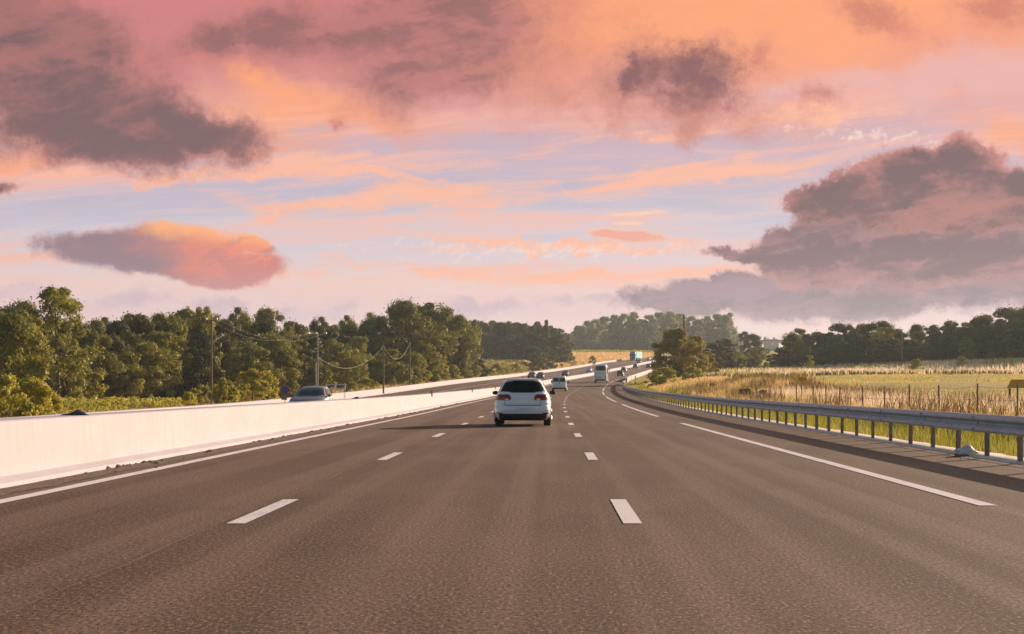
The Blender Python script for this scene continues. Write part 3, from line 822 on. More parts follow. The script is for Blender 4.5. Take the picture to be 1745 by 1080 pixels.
ahead = [('dark car with pale roof seen from behind in the right lane ahead of the coach', 1056.8, 470, 'dark_paint', 1.08),
         ('silver car ahead, just left of and beyond the dark car in front of the coach', 1062.5, 560, 'silver_paint', 1.08),
         ('dark car seen from behind against the median wall, in the far distance', 1082.5, 640, 'dark_paint', 1.05),
         ('small grey car farthest away on our side, next to the end of the right parapet', 1104.5, 645, 'grey_paint', 1.05)]
for lab, px, D, p, sc in ahead:
    car('car', lab, rear(px, D), heading(D), M[p], group='cars driving away ahead of the coach', detail=1, scale=sc)
def front_(px, D): p = on_road(px, D); return (p[0], D+2.1, zroad(p[0]-xr(D), D+2.1)+.008)
c = car('car', 'silver oncoming car half hidden behind the median wall, nearest of the oncoming cars', (0,0,0), 0, M['silver_paint'], group='oncoming cars', detail=1, plate=True)
c.location = front_(521, 79); c.rotation_euler = (0,0,math.pi-R(1))
for lab, px, D, p, sc, tb in (('dark oncoming car, left one of a pair above the white hatchback roof', 906.3, 430, 'dark_paint', 1.1, HATCH),
        ('tall dark oncoming people carrier, right one of a pair above the white hatchback roof', 921, 412, 'dark_paint', 1.08, tall),
        ('dark oncoming car alone above the white van', 963.5, 480, 'dark_paint', 1.08, HATCH),
        ('white oncoming car just left of the coach', 1004, 560, 'white_paint', 1.08, HATCH),
        ('dark oncoming car low in front of the teal lorry', 1089.6, 730, 'dark_paint', 1.1, HATCH),
        ('white oncoming car directly behind the teal lorry', 1105.5, 812, 'white_paint', 1.1, HATCH),
        ('white oncoming van last in the line, right of the teal lorry', 1114.5, 800, 'white_paint', 1.15, tall)):
    c = car('car', lab, front_(px, D), math.pi+heading(D), M[p], group='oncoming cars', detail=1, scale=sc, tab=tb)

# white van ahead
VAN = [(.25,.86,2.25,-2.28,8),(.45,.94,2.42,-2.38,9),(.7,.955,2.45,-2.40,9),(.95,.955,2.30,-2.40,9),(1.1,.95,1.9,-2.39,9),(1.25,.94,1.6,-2.38,9),(1.5,.92,1.35,-2.37,9),
       (1.75,.88,1.1,-2.35,9),(1.88,.84,.85,-2.32,8),(1.94,.78,.6,-2.25,7),(1.97,.6,.4,-2.0,5)]
def van(loc, rz, label):
    t = empty('van', loc, rz); tag(t, label, 'van'); at, z0, z1 = shape(VAN)
    veh_body(VAN, M['white_paint'], t, arches=[(s*.88, y, .34) for s in (-1,1) for y in (-1.5,1.5)], arch_r=.38)
    for s in (-1, 1):
        for y in (-1.5, 1.5): wheel(t, s*.84, y, .33, .22)
    b = MB(); b.box((0,0,.31), (1.3,4.2,.18)); b.build('underbody', M['black'], t)
    for s in (-1, 1):
        a, b_ = s*.05, s*.76
        patch(at, 'rear', 1.22, 1.72, min(a,b_), max(a,b_), .006, M['glass'], 'rear_window', t, 6, 8)
        a, b_ = s*.85, s*.925
        patch(at, 'rear', 1.0, 1.45, min(a,b_), max(a,b_), .012, M['lamp_red'], 'tail_light', t, 6, 4)
        a, b_ = s*.55, s*.80
        patch(at, 'front', .75, .95, min(a,b_), max(a,b_), .01, M['headlamp'], 'headlight', t, 4, 4)
    patch(at, 'rear', .50, 1.85, -.010, .010, .004, M['bumper_grey'], 'door_gap', t, 8, 1)
    patch(at, 'rear', .98, 1.16, .01, .10, .02, M['black'], 'door_handle', t, 3, 3)
    patch(at, 'rear', .74, .86, -.60, -.12, .012, M['plate'], 'number_plate', t, 3, 6)
    patch(at, 'rear', .30, .46, -.86, .86, .03, M['bumper_grey'], 'bumper', t, 3, 14)
    patch(at, 'front', 1.2, 1.78, -.80, .80, .006, M['glass_clear'], 'windscreen', t, 8, 10)
    for sd_ in ('left', 'right'):
        patch(at, sd_, 1.2, 1.7, .25, 1.1, .006, M['glass'], 'side_window', t, 6, 6)
        s = -1 if sd_ == 'left' else 1
        b = MB(); b.box((s*1.10,1.32,1.25), (.18,.09,.30)); b.box((s*.98,1.34,1.2),(.14,.04,.04)); b.build('mirror', M['black'], t)
    return t
van(rear(952.7, 222, 2.4), heading(225), 'white panel van seen from behind in the middle lane beyond the hatchback')

# coach
COACH = [(.32,1.18,5.9,-5.85,12),(.6,1.25,6.0,-5.98,14),(1.2,1.27,6.05,-6.0,14),(2.2,1.27,5.95,-5.97,14),(3.0,1.25,5.8,-5.90,13),(3.3,1.22,5.6,-5.82,11),(3.46,1.12,5.3,-5.6,8),(3.52,.9,4.9,-5.2,6)]
def coach(loc, rz):
    t = empty('coach', loc, rz); tag(t, 'white coach seen from behind in the right lane', 'coach'); at, z0, z1 = shape(COACH)
    veh_body(COACH, M['white_paint'], t, arches=[(s*1.2, y, .5) for s in (-1,1) for y in (-3.4,3.4)], arch_r=.56, depth=.4)
    for s in (-1, 1):
        for y in (-3.4, 3.4): wheel(t, s*1.12, y, .5, .28)
        a, b_ = s*1.0, s*1.15
        patch(at, 'rear', .85, 1.35, min(a,b_), max(a,b_), .012, M['lamp_dark_red'], 'tail_light', t, 4, 3)
    b = MB(); b.box((0,0,.5), (1.9,11,.3)); b.build('underbody', M['black'], t)
    lo, hi = rnd_(-.93, .93, .12, .12)
    patch(at, 'rear', 2.32, 3.22, lo, hi, .01, M['glass'], 'rear_window', t, 8, 12)
    patch(at, 'rear', 1.62, 1.65, -1.0, 1.0, .006, M['bumper_grey'], 'engine_hatch_gap', t, 1, 10)
    patch(at, 'rear', 1.98, 2.0, -1.0, 1.0, .006, M['bumper_grey'], 'engine_hatch_gap', t, 1, 10)
    b = MB()
    for k, (x0, x1) in enumerate(((-.82,-.70),(-.66,-.50),(-.38,-.30),(-.22,-.14),(-.06,.12))):
        z = 1.02+.06*math.sin(k*1.9); b.box(((x0+x1)/2, -6.012, z), (x1-x0, .012, .16))
    b.build('lettering', M['bumper_grey'], t)
    patch(at, 'rear', .34, .62, -1.15, 1.15, .02, M['black'], 'bumper', t, 3, 12)
    for sd_, s in (('left', -1), ('right', 1)):
        patch(at, sd_, 1.7, 2.85, -5.4, 5.2, .01, M['glass'], 'side_window', t, 4, 20)
        b = MB(); b.box((s*1.48, 5.6, 2.5), (.16,.12,.5)); b.box((s*1.36,5.65,2.8),(.3,.05,.05)); b.build('mirror', M['black'], t)
    patch(at, 'front', 1.3, 2.9, -1.1, 1.1, .01, M['glass_clear'], 'windscreen', t, 6, 10)
    return t
coach(rear(1023.3, 332, 6.0), heading(335), )

# teal lorry
def lorry(loc, rz):
    t = empty('lorry', loc, rz, 1.08); tag(t, 'teal lorry with a tall teal trailer coming towards us in the distance', 'lorry')
    CAB = [(.4,1.15,8.0,5.9,9),(.9,1.23,8.15,5.8,9),(1.8,1.24,8.15,5.8,9),(2.8,1.22,7.95,5.8,9),(3.5,1.18,7.7,5.85,8),(3.85,1.05,7.3,6.0,7),(3.95,.8,7.0,6.2,5)]
    at, z0, z1 = shape(CAB); c = veh_body(CAB, M['teal_paint'], t, name='cab')
    patch(at, 'front', 2.0, 2.8, -1.08, 1.08, .012, M['glass_clear'], 'windscreen', c, 5, 8)
    patch(at, 'front', 1.0, 1.65, -.8, .8, .012, M['black'], 'grille', c, 4, 8)
    patch(at, 'front', .42, .72, -1.0, 1.0, .012, M['bumper_grey'], 'bumper', c, 3, 8)
    for s in (-1, 1):
        a, b_ = s*.72, s*1.05
        patch(at, 'front', .76, .95, min(a,b_), max(a,b_), .015, M['headlamp'], 'headlight', c, 3, 3)
        b = MB(); b.box((s*1.42,7.4,2.4),(.14,.2,.7)); b.build('mirror', M['black'], c)
        for y in (7.0, 3.4, -4.2, -5.5, -6.8): wheel(t, s*1.05, y, .5, .3)
    b = MB(); b.box((0,-1.3,2.55), (2.55,13.4,2.85)); tr = b.build('trailer', M['teal_tarp'], t)
    b = MB()
    for k in range(6):
        for s in (-1, 1): b.box((s*1.285, -7.0+k*2.5, 2.55), (.03,.10,2.8))
    b.box((0,5.425,2.55), (2.5,.03,2.8)); b.box((0,-8.02,2.55), (2.5,.03,2.8))
    b.build('trailer_rib', M['sign_white'], tr)
    b = MB(); b.box((0,0,.92), (1.0,14.5,.35)); b.build('chassis', M['black'], t)
    return t
p = front_(1085.2, 790)
lorry((p[0], 798, zroad(p[0]-xr(798), 798)), math.pi+heading(790)+R(-4))

# ------------------------------------------------------------------ trees
def leaves(P, Nn, size, aspect=.6, rs=None):
    """diamond leaves at points P with normals Nn"""
    rs = rs or rng; n = len(P)
    Nn = Nn/np.maximum(1e-6, np.linalg.norm(Nn, axis=1, keepdims=True))
    t = rs.normal(size=(n, 3)); t -= (t*Nn).sum(1, keepdims=True)*Nn; t /= np.maximum(1e-6, np.linalg.norm(t, axis=1, keepdims=True))
    b = np.cross(Nn, t); s = (size*(.6+.8*rs.random(n)))[:, None] if np.isscalar(size) else (size*(.6+.8*rs.random(n)))[:, None]
    a = P+t*s; c = P-t*s; d = P+b*s*aspect + Nn*s*.18; e = P-b*s*aspect + Nn*s*.18
    V = np.stack([a, d, c, e], 1).reshape(-1, 3); F = np.arange(4*n).reshape(n, 4)
    return V, F
def sphere_pts(n, rs): q = rs.normal(size=(n, 3)); return q/np.linalg.norm(q, axis=1, keepdims=True)
def crown_mesh(seed, H, cr, base, nclump, per, leaf, kind='round', fill=.35):
    rs = np.random.default_rng(seed); Ps = []; Ns = []; cl = []
    for i in range(nclump):
        for _ in range(40):
            h = rs.random()
            if kind == 'round': prof = math.sqrt(max(0, 1-((h-.42)/.60)**2))*1.0
            elif kind == 'pine': prof = (.25+.75*math.sin(math.pi*min(1, h*.9+.12))) * (1 if h > .30 else h/.30*.8)
            elif kind == 'poplar': prof = .34*math.sin(math.pi*(h*.92+.04))**.55
            elif kind == 'cone': prof = max(.04, (1-h)**.85)*.62
            elif kind == 'bush': prof = math.sqrt(max(0, 1-h**2.1))
            rr = cr*prof
            if rr > 0: break
        th = rs.random()*2*math.pi; q = rs.random()**(.30)
        z = base+(H-base)*h
        r = cr*(.13+.17*rs.random()**1.5)*(.75 if kind in ('poplar','cone') else 1)
        wob_ = 1+.28*math.sin(th*3+seed)+.16*math.sin(th*5+seed*2)*math.cos(h*7+seed)
        c = np.array([math.cos(th)*max(0, rr*wob_-r*.6)*q, math.sin(th)*max(0, rr*wob_-r*.6)*q, min(z, H-r*.5)])
        cl.append((c, r))
    for c, r in cl:
        n = int(per*(.6+.8*rs.random())); q = sphere_pts(n, rs)
        rad = r*(1-fill*rs.random(n)**1.5)
        sq = np.array([1.15, 1.15, .78])
        P = c + q*rad[:, None]*sq
        P += rs.normal(size=P.shape)*r*.07
        low = P[:, 2] < max(.05, base*.6); P[low, 2] = max(.05, base*.6)+rs.random(low.sum())*.3
        Nn = q*1.5 + rs.normal(size=q.shape)*.42 + np.array([0, 0, .30])
        Ps.append(P); Ns.append(Nn)
    # stray sprigs breaking the outline
    k = nclump*8; i = rs.integers(0, nclump, k); q = sphere_pts(k, rs)
    C = np.array([cl[j][0] for j in i]); RR = np.array([cl[j][1] for j in i])
    Ps.append(C+q*(RR*(1.05+.35*rs.random(k)))[:, None]*np.array([1.1,1.1,.9])); Ns.append(rs.normal(size=(k, 3)))
    P = np.concatenate(Ps); Nn = np.concatenate(Ns); P[:, 2] = np.maximum(P[:, 2], .03)
    return leaves(P, Nn, leaf, .62, rs), cl
def trunk_mesh(cl, H, base, r0, seed, lean=.0):
    rnd = random.Random(seed); mb = MB()
    top = Vector((rnd.uniform(-.4,.4), rnd.uniform(-.4,.4), H*.86))
    pts = [Vector((0,0,-.6)), Vector((0,0,0))]
    for i in range(1, 7):
        t = i/6; pts.append(top*t + Vector((rnd.uniform(-.15,.15), rnd.uniform(-.15,.15), 0))*math.sin(t*3))
    mb.tube(pts, [r0*1.4, r0*1.15]+[r0*(1-.85*i/6) for i in range(1, 7)], 9)
    for c, r in cl[::2][:26]:
        c = Vector(c); t = max(.15, min(.85, (c.z-1.2-.35*math.hypot(c.x, c.y))/H)); a = top*t
        m_ = a.lerp(c, .5)+Vector((0,0,-.15)); rr = r0*(1-.8*t)*.45
        mb.tube([a, m_, c], [rr, rr*.7, rr*.25], 5, False)
    return mb
PROTO = {}
def proto(key, seed, H, cr, base, nclump, per, leaf, m, kind='round', r0=.22, tname='tree', fill=.35):
    (V, F), cl = crown_mesh(seed, H, cr, base, nclump, per, leaf, kind, fill)
    me = bpy.data.meshes.new('crown'); tmp = npmesh('crown', V, F, m); me = tmp.data; bpy.data.objects.remove(tmp)
    tb = trunk_mesh(cl, H, base, r0, seed); tm = bpy.data.meshes.new('trunk'); tm.from_pydata([tuple(p) for p in tb.v], [], tb.f); tm.materials.append(M['bark'])
    tm.polygons.foreach_set('use_smooth', [True]*len(tm.polygons))
    PROTO[key] = (me, tm, H, tname)
def plant(key, x, y, h, label, cat='tree', group=None, wide=1.0, z=None, rz=None, tname=None):
    me, tm, H, tn = PROTO[key]; s = h/H
    e = empty(tname or tn, (x, y, ground(x, y)-.05 if z is None else z), random.random()*6.28 if rz is None else rz, (s*wide, s*wide, s))
    tag(e, label, cat, group)
    for nm, q in (('crown', me), ('trunk' if cat == 'tree' else 'stem', tm)):
        c = bpy.data.objects.new(nm, q); COL.objects.link(c); c.parent = e
    return e
for i in range(3):
    proto('oak%d' % i, 11+i, 12.0, 4.6, 1.6, 62, 190, .20, M['leaf_oak'], r0=.25, tname='broadleaf_tree')
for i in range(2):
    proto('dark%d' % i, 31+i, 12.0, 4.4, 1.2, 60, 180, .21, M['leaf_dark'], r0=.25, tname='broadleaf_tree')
for i in range(3):
    proto('pine%d' % i, 41+i, 13.0, 5.0, 3.6, 54, 230, .16, M['leaf_pine'], 'pine', .26, 'pine_tree', .5)
for i in range(2):
    proto('far%d' % i, 51+i, 15.0, 5.2, 1.2, 55, 110, .36, M['leaf_dark'], 'round', .3, 'broadleaf_tree')
for i in range(3):
    proto('poplar%d' % i, 61+i, 22.0, 9.5, 1.5, 80, 85, .42, M['leaf_poplar'], 'poplar', .3, 'poplar_tree')
for i in range(2):
    proto('wide%d' % i, 71+i, 24.0, 8.5, 1.5, 80, 120, .48, M['leaf_poplar'], 'round', .4, 'poplar_tree')
proto('cone0', 81, 14.0, 4.4, 1.0, 60, 120, .26, M['leaf_dark'], 'cone', .25, 'conifer_tree')
for i in range(3):
    proto('bush%d' % i, 91+i, 3.4, 1.7, .15, 34, 130, .10, M['leaf_bush'], 'bush', .05, 'shrub', .6)
for i in range(2):
    proto('yellow%d' % i, 96+i, 3.2, 1.9, .15, 34, 150, .10, M['leaf_yellow'], 'bush', .05, 'shrub', .6)
proto('scrub0', 99, 1.6, 1.1, .1, 26, 90, .07, M['weed_brown'], 'bush', .03, 'shrub', .7)
proto('sapling0', 101, 3.4, .95, .6, 26, 60, .12, M['leaf_bush'], 'round', .05, 'sapling', .7)
proto('airy0', 111, 13.0, 4.3, 3.8, 40, 150, .17, M['leaf_oak'], 'round', .22, 'broadleaf_tree', .5)
proto('orange0', 121, 9.0, 4.2, .4, 75, 170, .20, M['leaf_orange'], 'round', .22, 'broadleaf_tree')

def topz(px, py, D): return sight(px, py, D)
def tree_at(key, px, D, top_py, label, cat='tree', group=None, wide=1.0, hmin=2.0, **k):
    while px < 1090 and D < 700 and (px-VX)*D/FP - xr(D) > -30.0: D += 2
    x = (px-VX)*D/FP; z = ground(x, D); h = max(hmin, EYE-(top_py-VY)*D/FP - z)
    return plant(key, x, D, h, label, cat, group, wide, **k)
WHERE_L = [(-60,'beyond the left frame edge'),(-10,'cut by the left frame edge'),(25,'just inside the left frame edge'),(60,'above the leftmost leafy shrubs'),(92,'just left of the tallest airy tree'),(125,'right behind the tallest airy tree'),
 (165,'above the lone slim pale shrub'),(205,'above the left half of the vine rows'),(250,'above the right half of the vine rows'),(295,'well left of the first tall pole'),(335,'just left of the first tall pole'),(375,'behind the first tall pole'),
 (415,'just right of the first tall pole'),(455,'above the tall leafy shrub pair'),(500,'above the hood of the silver car'),(530,'above the silver car'),(565,'behind the crossarm pole'),(605,'above the white rail fence'),(640,'above the sagging cable'),
 (675,'behind the thin cable pole'),(715,'behind the second cable pole'),(760,'under the tall umbrella pines'),(2000,'at the right end of this wood')]
WHERE_M = [(812,'at its left end'),(826,'near its left end'),(840,'by the left conifer'),(854,'right of the left conifer'),(868,'above the hatchback window'),(882,'above the hatchback roof'),(896,'just left of the big verge bush'),(912,'above the big verge bush'),(926,'just right of the big verge bush'),(940,'by the right-hand conifer'),(2000,'at its right end')]
WHERE_F = [(978,'at its left end'),(992,'left of the lone green bush'),(1008,'above the lone green bush'),(1024,'above the coach'),(1040,'just right of the coach'),(1058,'above the wheat field'),(1074,'left of the teal lorry'),(1090,'above the teal lorry'),(1104,'just right of the teal lorry'),
 (1120,'above the end of the road'),(1140,'left behind the bend tree'),(1158,'left of the bend pole'),(1172,'behind the bend pole'),(1190,'right of the bend pole'),(1208,'right of the big bend tree'),(1224,'in its right part'),(1238,'near its right end'),(2000,'at its right end')]
WHERE_R = [(1352,'at its left end'),(1372,'above the small round shrub'),(1392,'above the slim sapling'),(1420,'just right of the slim sapling'),(1448,'above the left fence posts'),(1478,'left of its first bump'),(1508,'well left of the thin pole'),(1532,'just left of the thin pole'),
 (1556,'just right of the thin pole'),(1584,'above the small bank shrub'),(1612,'between pole and lit tree'),(1640,'left of the lighter lit tree'),(1668,'behind the lighter lit tree'),(1700,'above the pale low tree'),(1730,'near the right frame edge'),(1765,'at the right frame edge'),(1800,'just outside the right frame edge'),(5000,'beyond the right frame edge')]
def where(tab, px):
    for lim, w in tab:
        if px < lim: return w
def lerp_tab(tab, x):
    for (a, b), (c, d) in zip(tab, tab[1:]):
        if x <= c: return b+(d-b)*max(0, (x-a)/(c-a))
    return tab[-1][1]
# left wood ---------------------------------------------------------
SKYL = [(-120,505),(0,522),(35,520),(60,530),(130,545),(160,543),(200,540),(240,534),(300,528),(345,532),(370,542),(400,530),(430,548),(455,532),(490,545),(520,548),(555,548),(600,545),(640,538),(660,532),(700,528),(760,532),(800,545)]
DEP = [(-120,170),(0,185),(120,205),(200,235),(400,255),(560,290),(700,330),(800,370)]
GW = 'trees of the wood left of the motorway'
kinds = ['oak0','dark0','oak1','pine0','oak2','dark1','pine1','oak0','pine2']
LW = ['olive front-row tree of the left wood', 'darker middle-row tree of the left wood', 'back-row skyline tree of the left wood']
i = 0
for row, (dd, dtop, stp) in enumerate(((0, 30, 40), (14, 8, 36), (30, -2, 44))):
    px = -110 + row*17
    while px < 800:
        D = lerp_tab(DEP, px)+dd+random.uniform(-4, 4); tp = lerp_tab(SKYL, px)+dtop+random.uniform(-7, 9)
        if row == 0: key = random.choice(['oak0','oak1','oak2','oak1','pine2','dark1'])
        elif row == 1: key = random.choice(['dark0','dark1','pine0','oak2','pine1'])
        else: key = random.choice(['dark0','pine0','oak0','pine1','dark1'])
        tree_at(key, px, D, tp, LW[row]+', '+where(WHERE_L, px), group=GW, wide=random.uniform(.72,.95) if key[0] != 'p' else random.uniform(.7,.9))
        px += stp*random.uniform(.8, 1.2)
tree_at('airy0', 100, 186, 491, 'tallest airy tree with forked trunk rising above the left wood near the left edge')
tree_at('airy0', 345, 246, 524, 'slim tree crown poking above the wood behind the first tall pole', wide=.6)
tree_at('oak1', 30, 165, 530, 'big near tree at the extreme left edge, its dark crown touching the frame')
tree_at('pine0', 690, 322, 515, 'large umbrella-topped pine, left one of the tallest pair in the left wood', wide=1.1)
tree_at('pine1', 742, 330, 517, 'large umbrella-topped pine, right one of the tallest pair in the left wood', wide=1.1)
tree_at('pine2', 778, 322, 538, 'leaning pine with a lit right side at the right end of the near left wood', wide=.95)
tree_at('oak2', 790, 326, 580, 'lower bushy tree at the right end of the near left wood', wide=1.0)
tree_at('oak0', 728, 300, 588, 'mid-height rounded tree below the tall pines', wide=1.1)
# lower lit trees in front of the wood
for px, D, tp, lab in ((215,222,600,'low round olive tree in front of the left wood, left of the first tall pole'),(255,226,585,'paler round tree in front of the left wood behind the vines'),
                       (420,238,590,'sunlit low tree right of the first tall pole'),(478,246,592,'sunlit low tree between the two tall poles'),(590,268,600,'sunlit low tree right of the pole with crossarm'),
                       (520,262,596,'sunlit low tree just left of the pole with crossarm'),(660,290,595,'sunlit low tree by the thin pole with the sagging cable'),(700,296,600,'sunlit low tree by the second thin pole'),(60,196,600,'low leafy tree under the tallest airy tree'),(130,208,590,'low leafy tree left of the vine rows')):
    tree_at(random.choice(['oak0','oak1','oak2']), px, D, tp, lab, wide=1.2)
# understory so no light shows under the crowns
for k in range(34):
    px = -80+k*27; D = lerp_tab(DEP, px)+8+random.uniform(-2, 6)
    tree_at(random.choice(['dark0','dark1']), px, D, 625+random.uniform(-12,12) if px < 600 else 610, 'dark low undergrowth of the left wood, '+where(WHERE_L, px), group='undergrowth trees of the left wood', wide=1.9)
# middle wood beyond the vineyard
px = 800
while px < 962:
    for row in (0, 1):
        D = 690+row*25+random.uniform(-8, 8)
        tp = lerp_tab([(800,548),(830,549),(850,553),(880,548),(910,552),(935,556),(950,566),(962,572)], px)+random.uniform(-3,4)+row*0
        tree_at(random.choice(['far0','far1']), px+row*6, D, tp, ('front' if row == 0 else 'back')+' dark tree of the distant middle wood, '+where(WHERE_M, px+row*6), group='trees of the middle wood', wide=random.uniform(.8,1.05))
    px += 13
for k in range(14):
    tree_at(random.choice(['far0','far1']), 798+k*12.5, 684, 592+random.uniform(-6,6), 'dark low undergrowth tree of the middle wood, '+where(WHERE_M, 798+k*12.5), group='undergrowth of the middle wood', wide=1.5)
tree_at('cone0', 931, 676, 546, 'pointed dark conifer sticking up at the right end of the middle wood', wide=.9)
tree_at('cone0', 846, 694, 550, 'pointed dark conifer at the left part of the middle wood', wide=.9)
# far poplars ahead
GF = 'tall hazy trees across the road bend'
for px, tp, key, w_ in ((972,570,'wide0',.7),(985,556,'wide1',.9),(1000,548,'wide0',.8),(1015,545,'wide1',.8),(1030,541,'wide0',.8),(1047,538,'wide1',.85),(1064,536,'wide0',.8),(1080,533,'wide1',.75),(1093,545,'wide0',.8),(1108,538,'wide1',.85),
                      (1124,534,'wide0',.85),(1142,532,'wide1',.85),(1160,536,'wide0',.85),(1178,540,'wide1',.85),(1190,546,'wide0',.8),(1206,540,'wide1',.75),(1222,537,'wide0',.8),(1236,537,'poplar0',1.0),(1098,546,'poplar1',1.0),(1243,534,'poplar2',1.0),(1055,552,'poplar2',1.0),(1150,560,'wide1',.9),(1188,565,'wide1',.9),(1215,560,'poplar0',1.2),(1205,555,'poplar1',1.2)):
    tree_at(key, px, 1130+random.uniform(-30, 40), tp, 'tall hazy tree of the far row ahead, '+where(WHERE_F, px), group=GF, wide=w_)
for k in range(23):
    tree_at('wide%d' % (k % 2), 968+k*13, 1100+random.uniform(-12,12), 580+random.uniform(-7,5), 'low hazy tree at the foot of the far row, '+where(WHERE_F, 968+k*13), group='lower trees of the far row', wide=1.3)
for k in range(20):
    tree_at('wide%d' % (k % 2), 972+k*15, 1200+random.uniform(-12,12), 566+random.uniform(-7,5), 'inner hazy tree of the far row, '+where(WHERE_F, 972+k*15), group='inner trees of the far row', wide=1.1)
# right of the bend
tree_at('far0', 1268, 620, 566, 'rounded dark tree left of the motorway overpass', wide=.8)
tree_at('dark0', 1284, 560, 570, 'rounded brownish tree right next to the motorway overpass', wide=.9)
tree_at('oak1', 1290, 480, 590, 'low leafy tree under the overpass gap', wide=1.0)
tree_at('yellow0', 1305, 420, 617, 'bright yellow-green shrub at the wood edge below the overpass', 'shrub', wide=.9)
tree_at('yellow1', 1316, 410, 622, 'second yellow-green shrub right of the one below the overpass', 'shrub', wide=.8)
tree_at('sapling0', 1323, 400, 605, 'slim leafy sapling at the left end of the right wood', 'sapling')
# big shrub tree by the bend
tree_at('orange0', 1150, 300, 562, 'big orange-green bushy tree beside the pole where the road bends, left half', wide=.95)
tree_at('orange0', 1184, 304, 574, 'big orange-green bushy tree beside the pole where the road bends, right half', wide=.85)
tree_at('orange0', 1166, 310, 590, 'lower middle part bush filling the space under the two big bend trees', wide=.8)
tree_at('orange0', 1205, 318, 600, 'lower olive bushy tree behind the right side of the big bend tree', wide=.9)
tree_at('yellow1', 1118, 246, 630, 'low yellow-green shrub between the parapet and the big bend tree', 'shrub', wide=1.2)
tree_at('yellow0', 1134, 240, 626, 'yellow-green shrub at the foot of the big bend tree, left', 'shrub', wide=1.35)
tree_at('yellow1', 1180, 250, 632, 'yellow-green shrub at the foot of the big bend tree, right of the pole', 'shrub', wide=1.35)
for k, (px, tp, D) in enumerate(((1215,585,420),(1232,590,430),(1248,596,440),(1222,610,380),(1245,612,385),(1262,610,390),(1280,612,395),(1235,578,470),(1256,600,460))):
    tree_at(['dark0','dark1','oak0'][k % 3], px, D, tp, ('olive front ','dark front ','round dark ','lower olive ','low dark ','low ragged ','dark low right-hand ','tall dark back ','back olive ')[k]+'bushy tree between the bend tree and the overpass', group='bushy trees left of the overpass', wide=1.2)
# right wood
SKR = [(1325,578),(1345,562),(1370,563),(1400,568),(1425,556),(1450,552),(1472,546),(1500,550),(1530,556),(1560,552),(1590,556),(1625,540),(1650,548),(1672,535),(1700,540),(1720,523),(1745,520),(1850,515)]
GR = 'trees of the wood behind the right meadow'
LR = ['dark front-row tree of the right wood', 'dark middle-row tree of the right wood', 'back-row skyline tree of the right wood']
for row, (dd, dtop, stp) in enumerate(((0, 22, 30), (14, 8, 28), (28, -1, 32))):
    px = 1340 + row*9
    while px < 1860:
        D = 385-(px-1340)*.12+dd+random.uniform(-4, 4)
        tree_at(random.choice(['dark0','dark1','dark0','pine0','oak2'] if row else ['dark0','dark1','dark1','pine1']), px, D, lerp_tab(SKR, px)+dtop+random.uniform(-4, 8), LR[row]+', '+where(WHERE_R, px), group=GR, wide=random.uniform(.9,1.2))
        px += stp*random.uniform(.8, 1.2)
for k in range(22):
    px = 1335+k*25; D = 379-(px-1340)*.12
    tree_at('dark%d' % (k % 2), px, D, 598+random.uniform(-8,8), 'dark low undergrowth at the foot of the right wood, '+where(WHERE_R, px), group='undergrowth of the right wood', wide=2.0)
for k in range(13):
    px = 1345+k*42; D = 430-(px-1340)*.12
    tree_at('far%d' % (k % 2), px, D, lerp_tab(SKR, px)+24, 'dark back tree filling the right wood, '+where(WHERE_R, px), group='filling trees of the right wood', wide=1.3)
tree_at('oak0', 1648, 335, 575, 'lighter rounded tree catching the sun in the right wood', wide=1.0)
tree_at('oak2', 1690, 325, 600, 'pale leafy low tree at the foot of the right wood near the right edge', wide=1.0)
tree_at('sapling0', 1379, 330, 605, 'slim sunlit sapling standing in front of the right wood', 'sapling')
tree_at('bush1', 1353, 335, 622, 'small round sunlit shrub left of the slim sapling', 'shrub', hmin=1.2)
tree_at('bush0', 1560, 300, 611, 'small sunlit shrub on the pale grass bank before the right wood', 'shrub', hmin=1.2)
tree_at('bush2', 1638, 310, 606, 'small round olive shrub at the foot of the right wood', 'shrub', hmin=1.2)
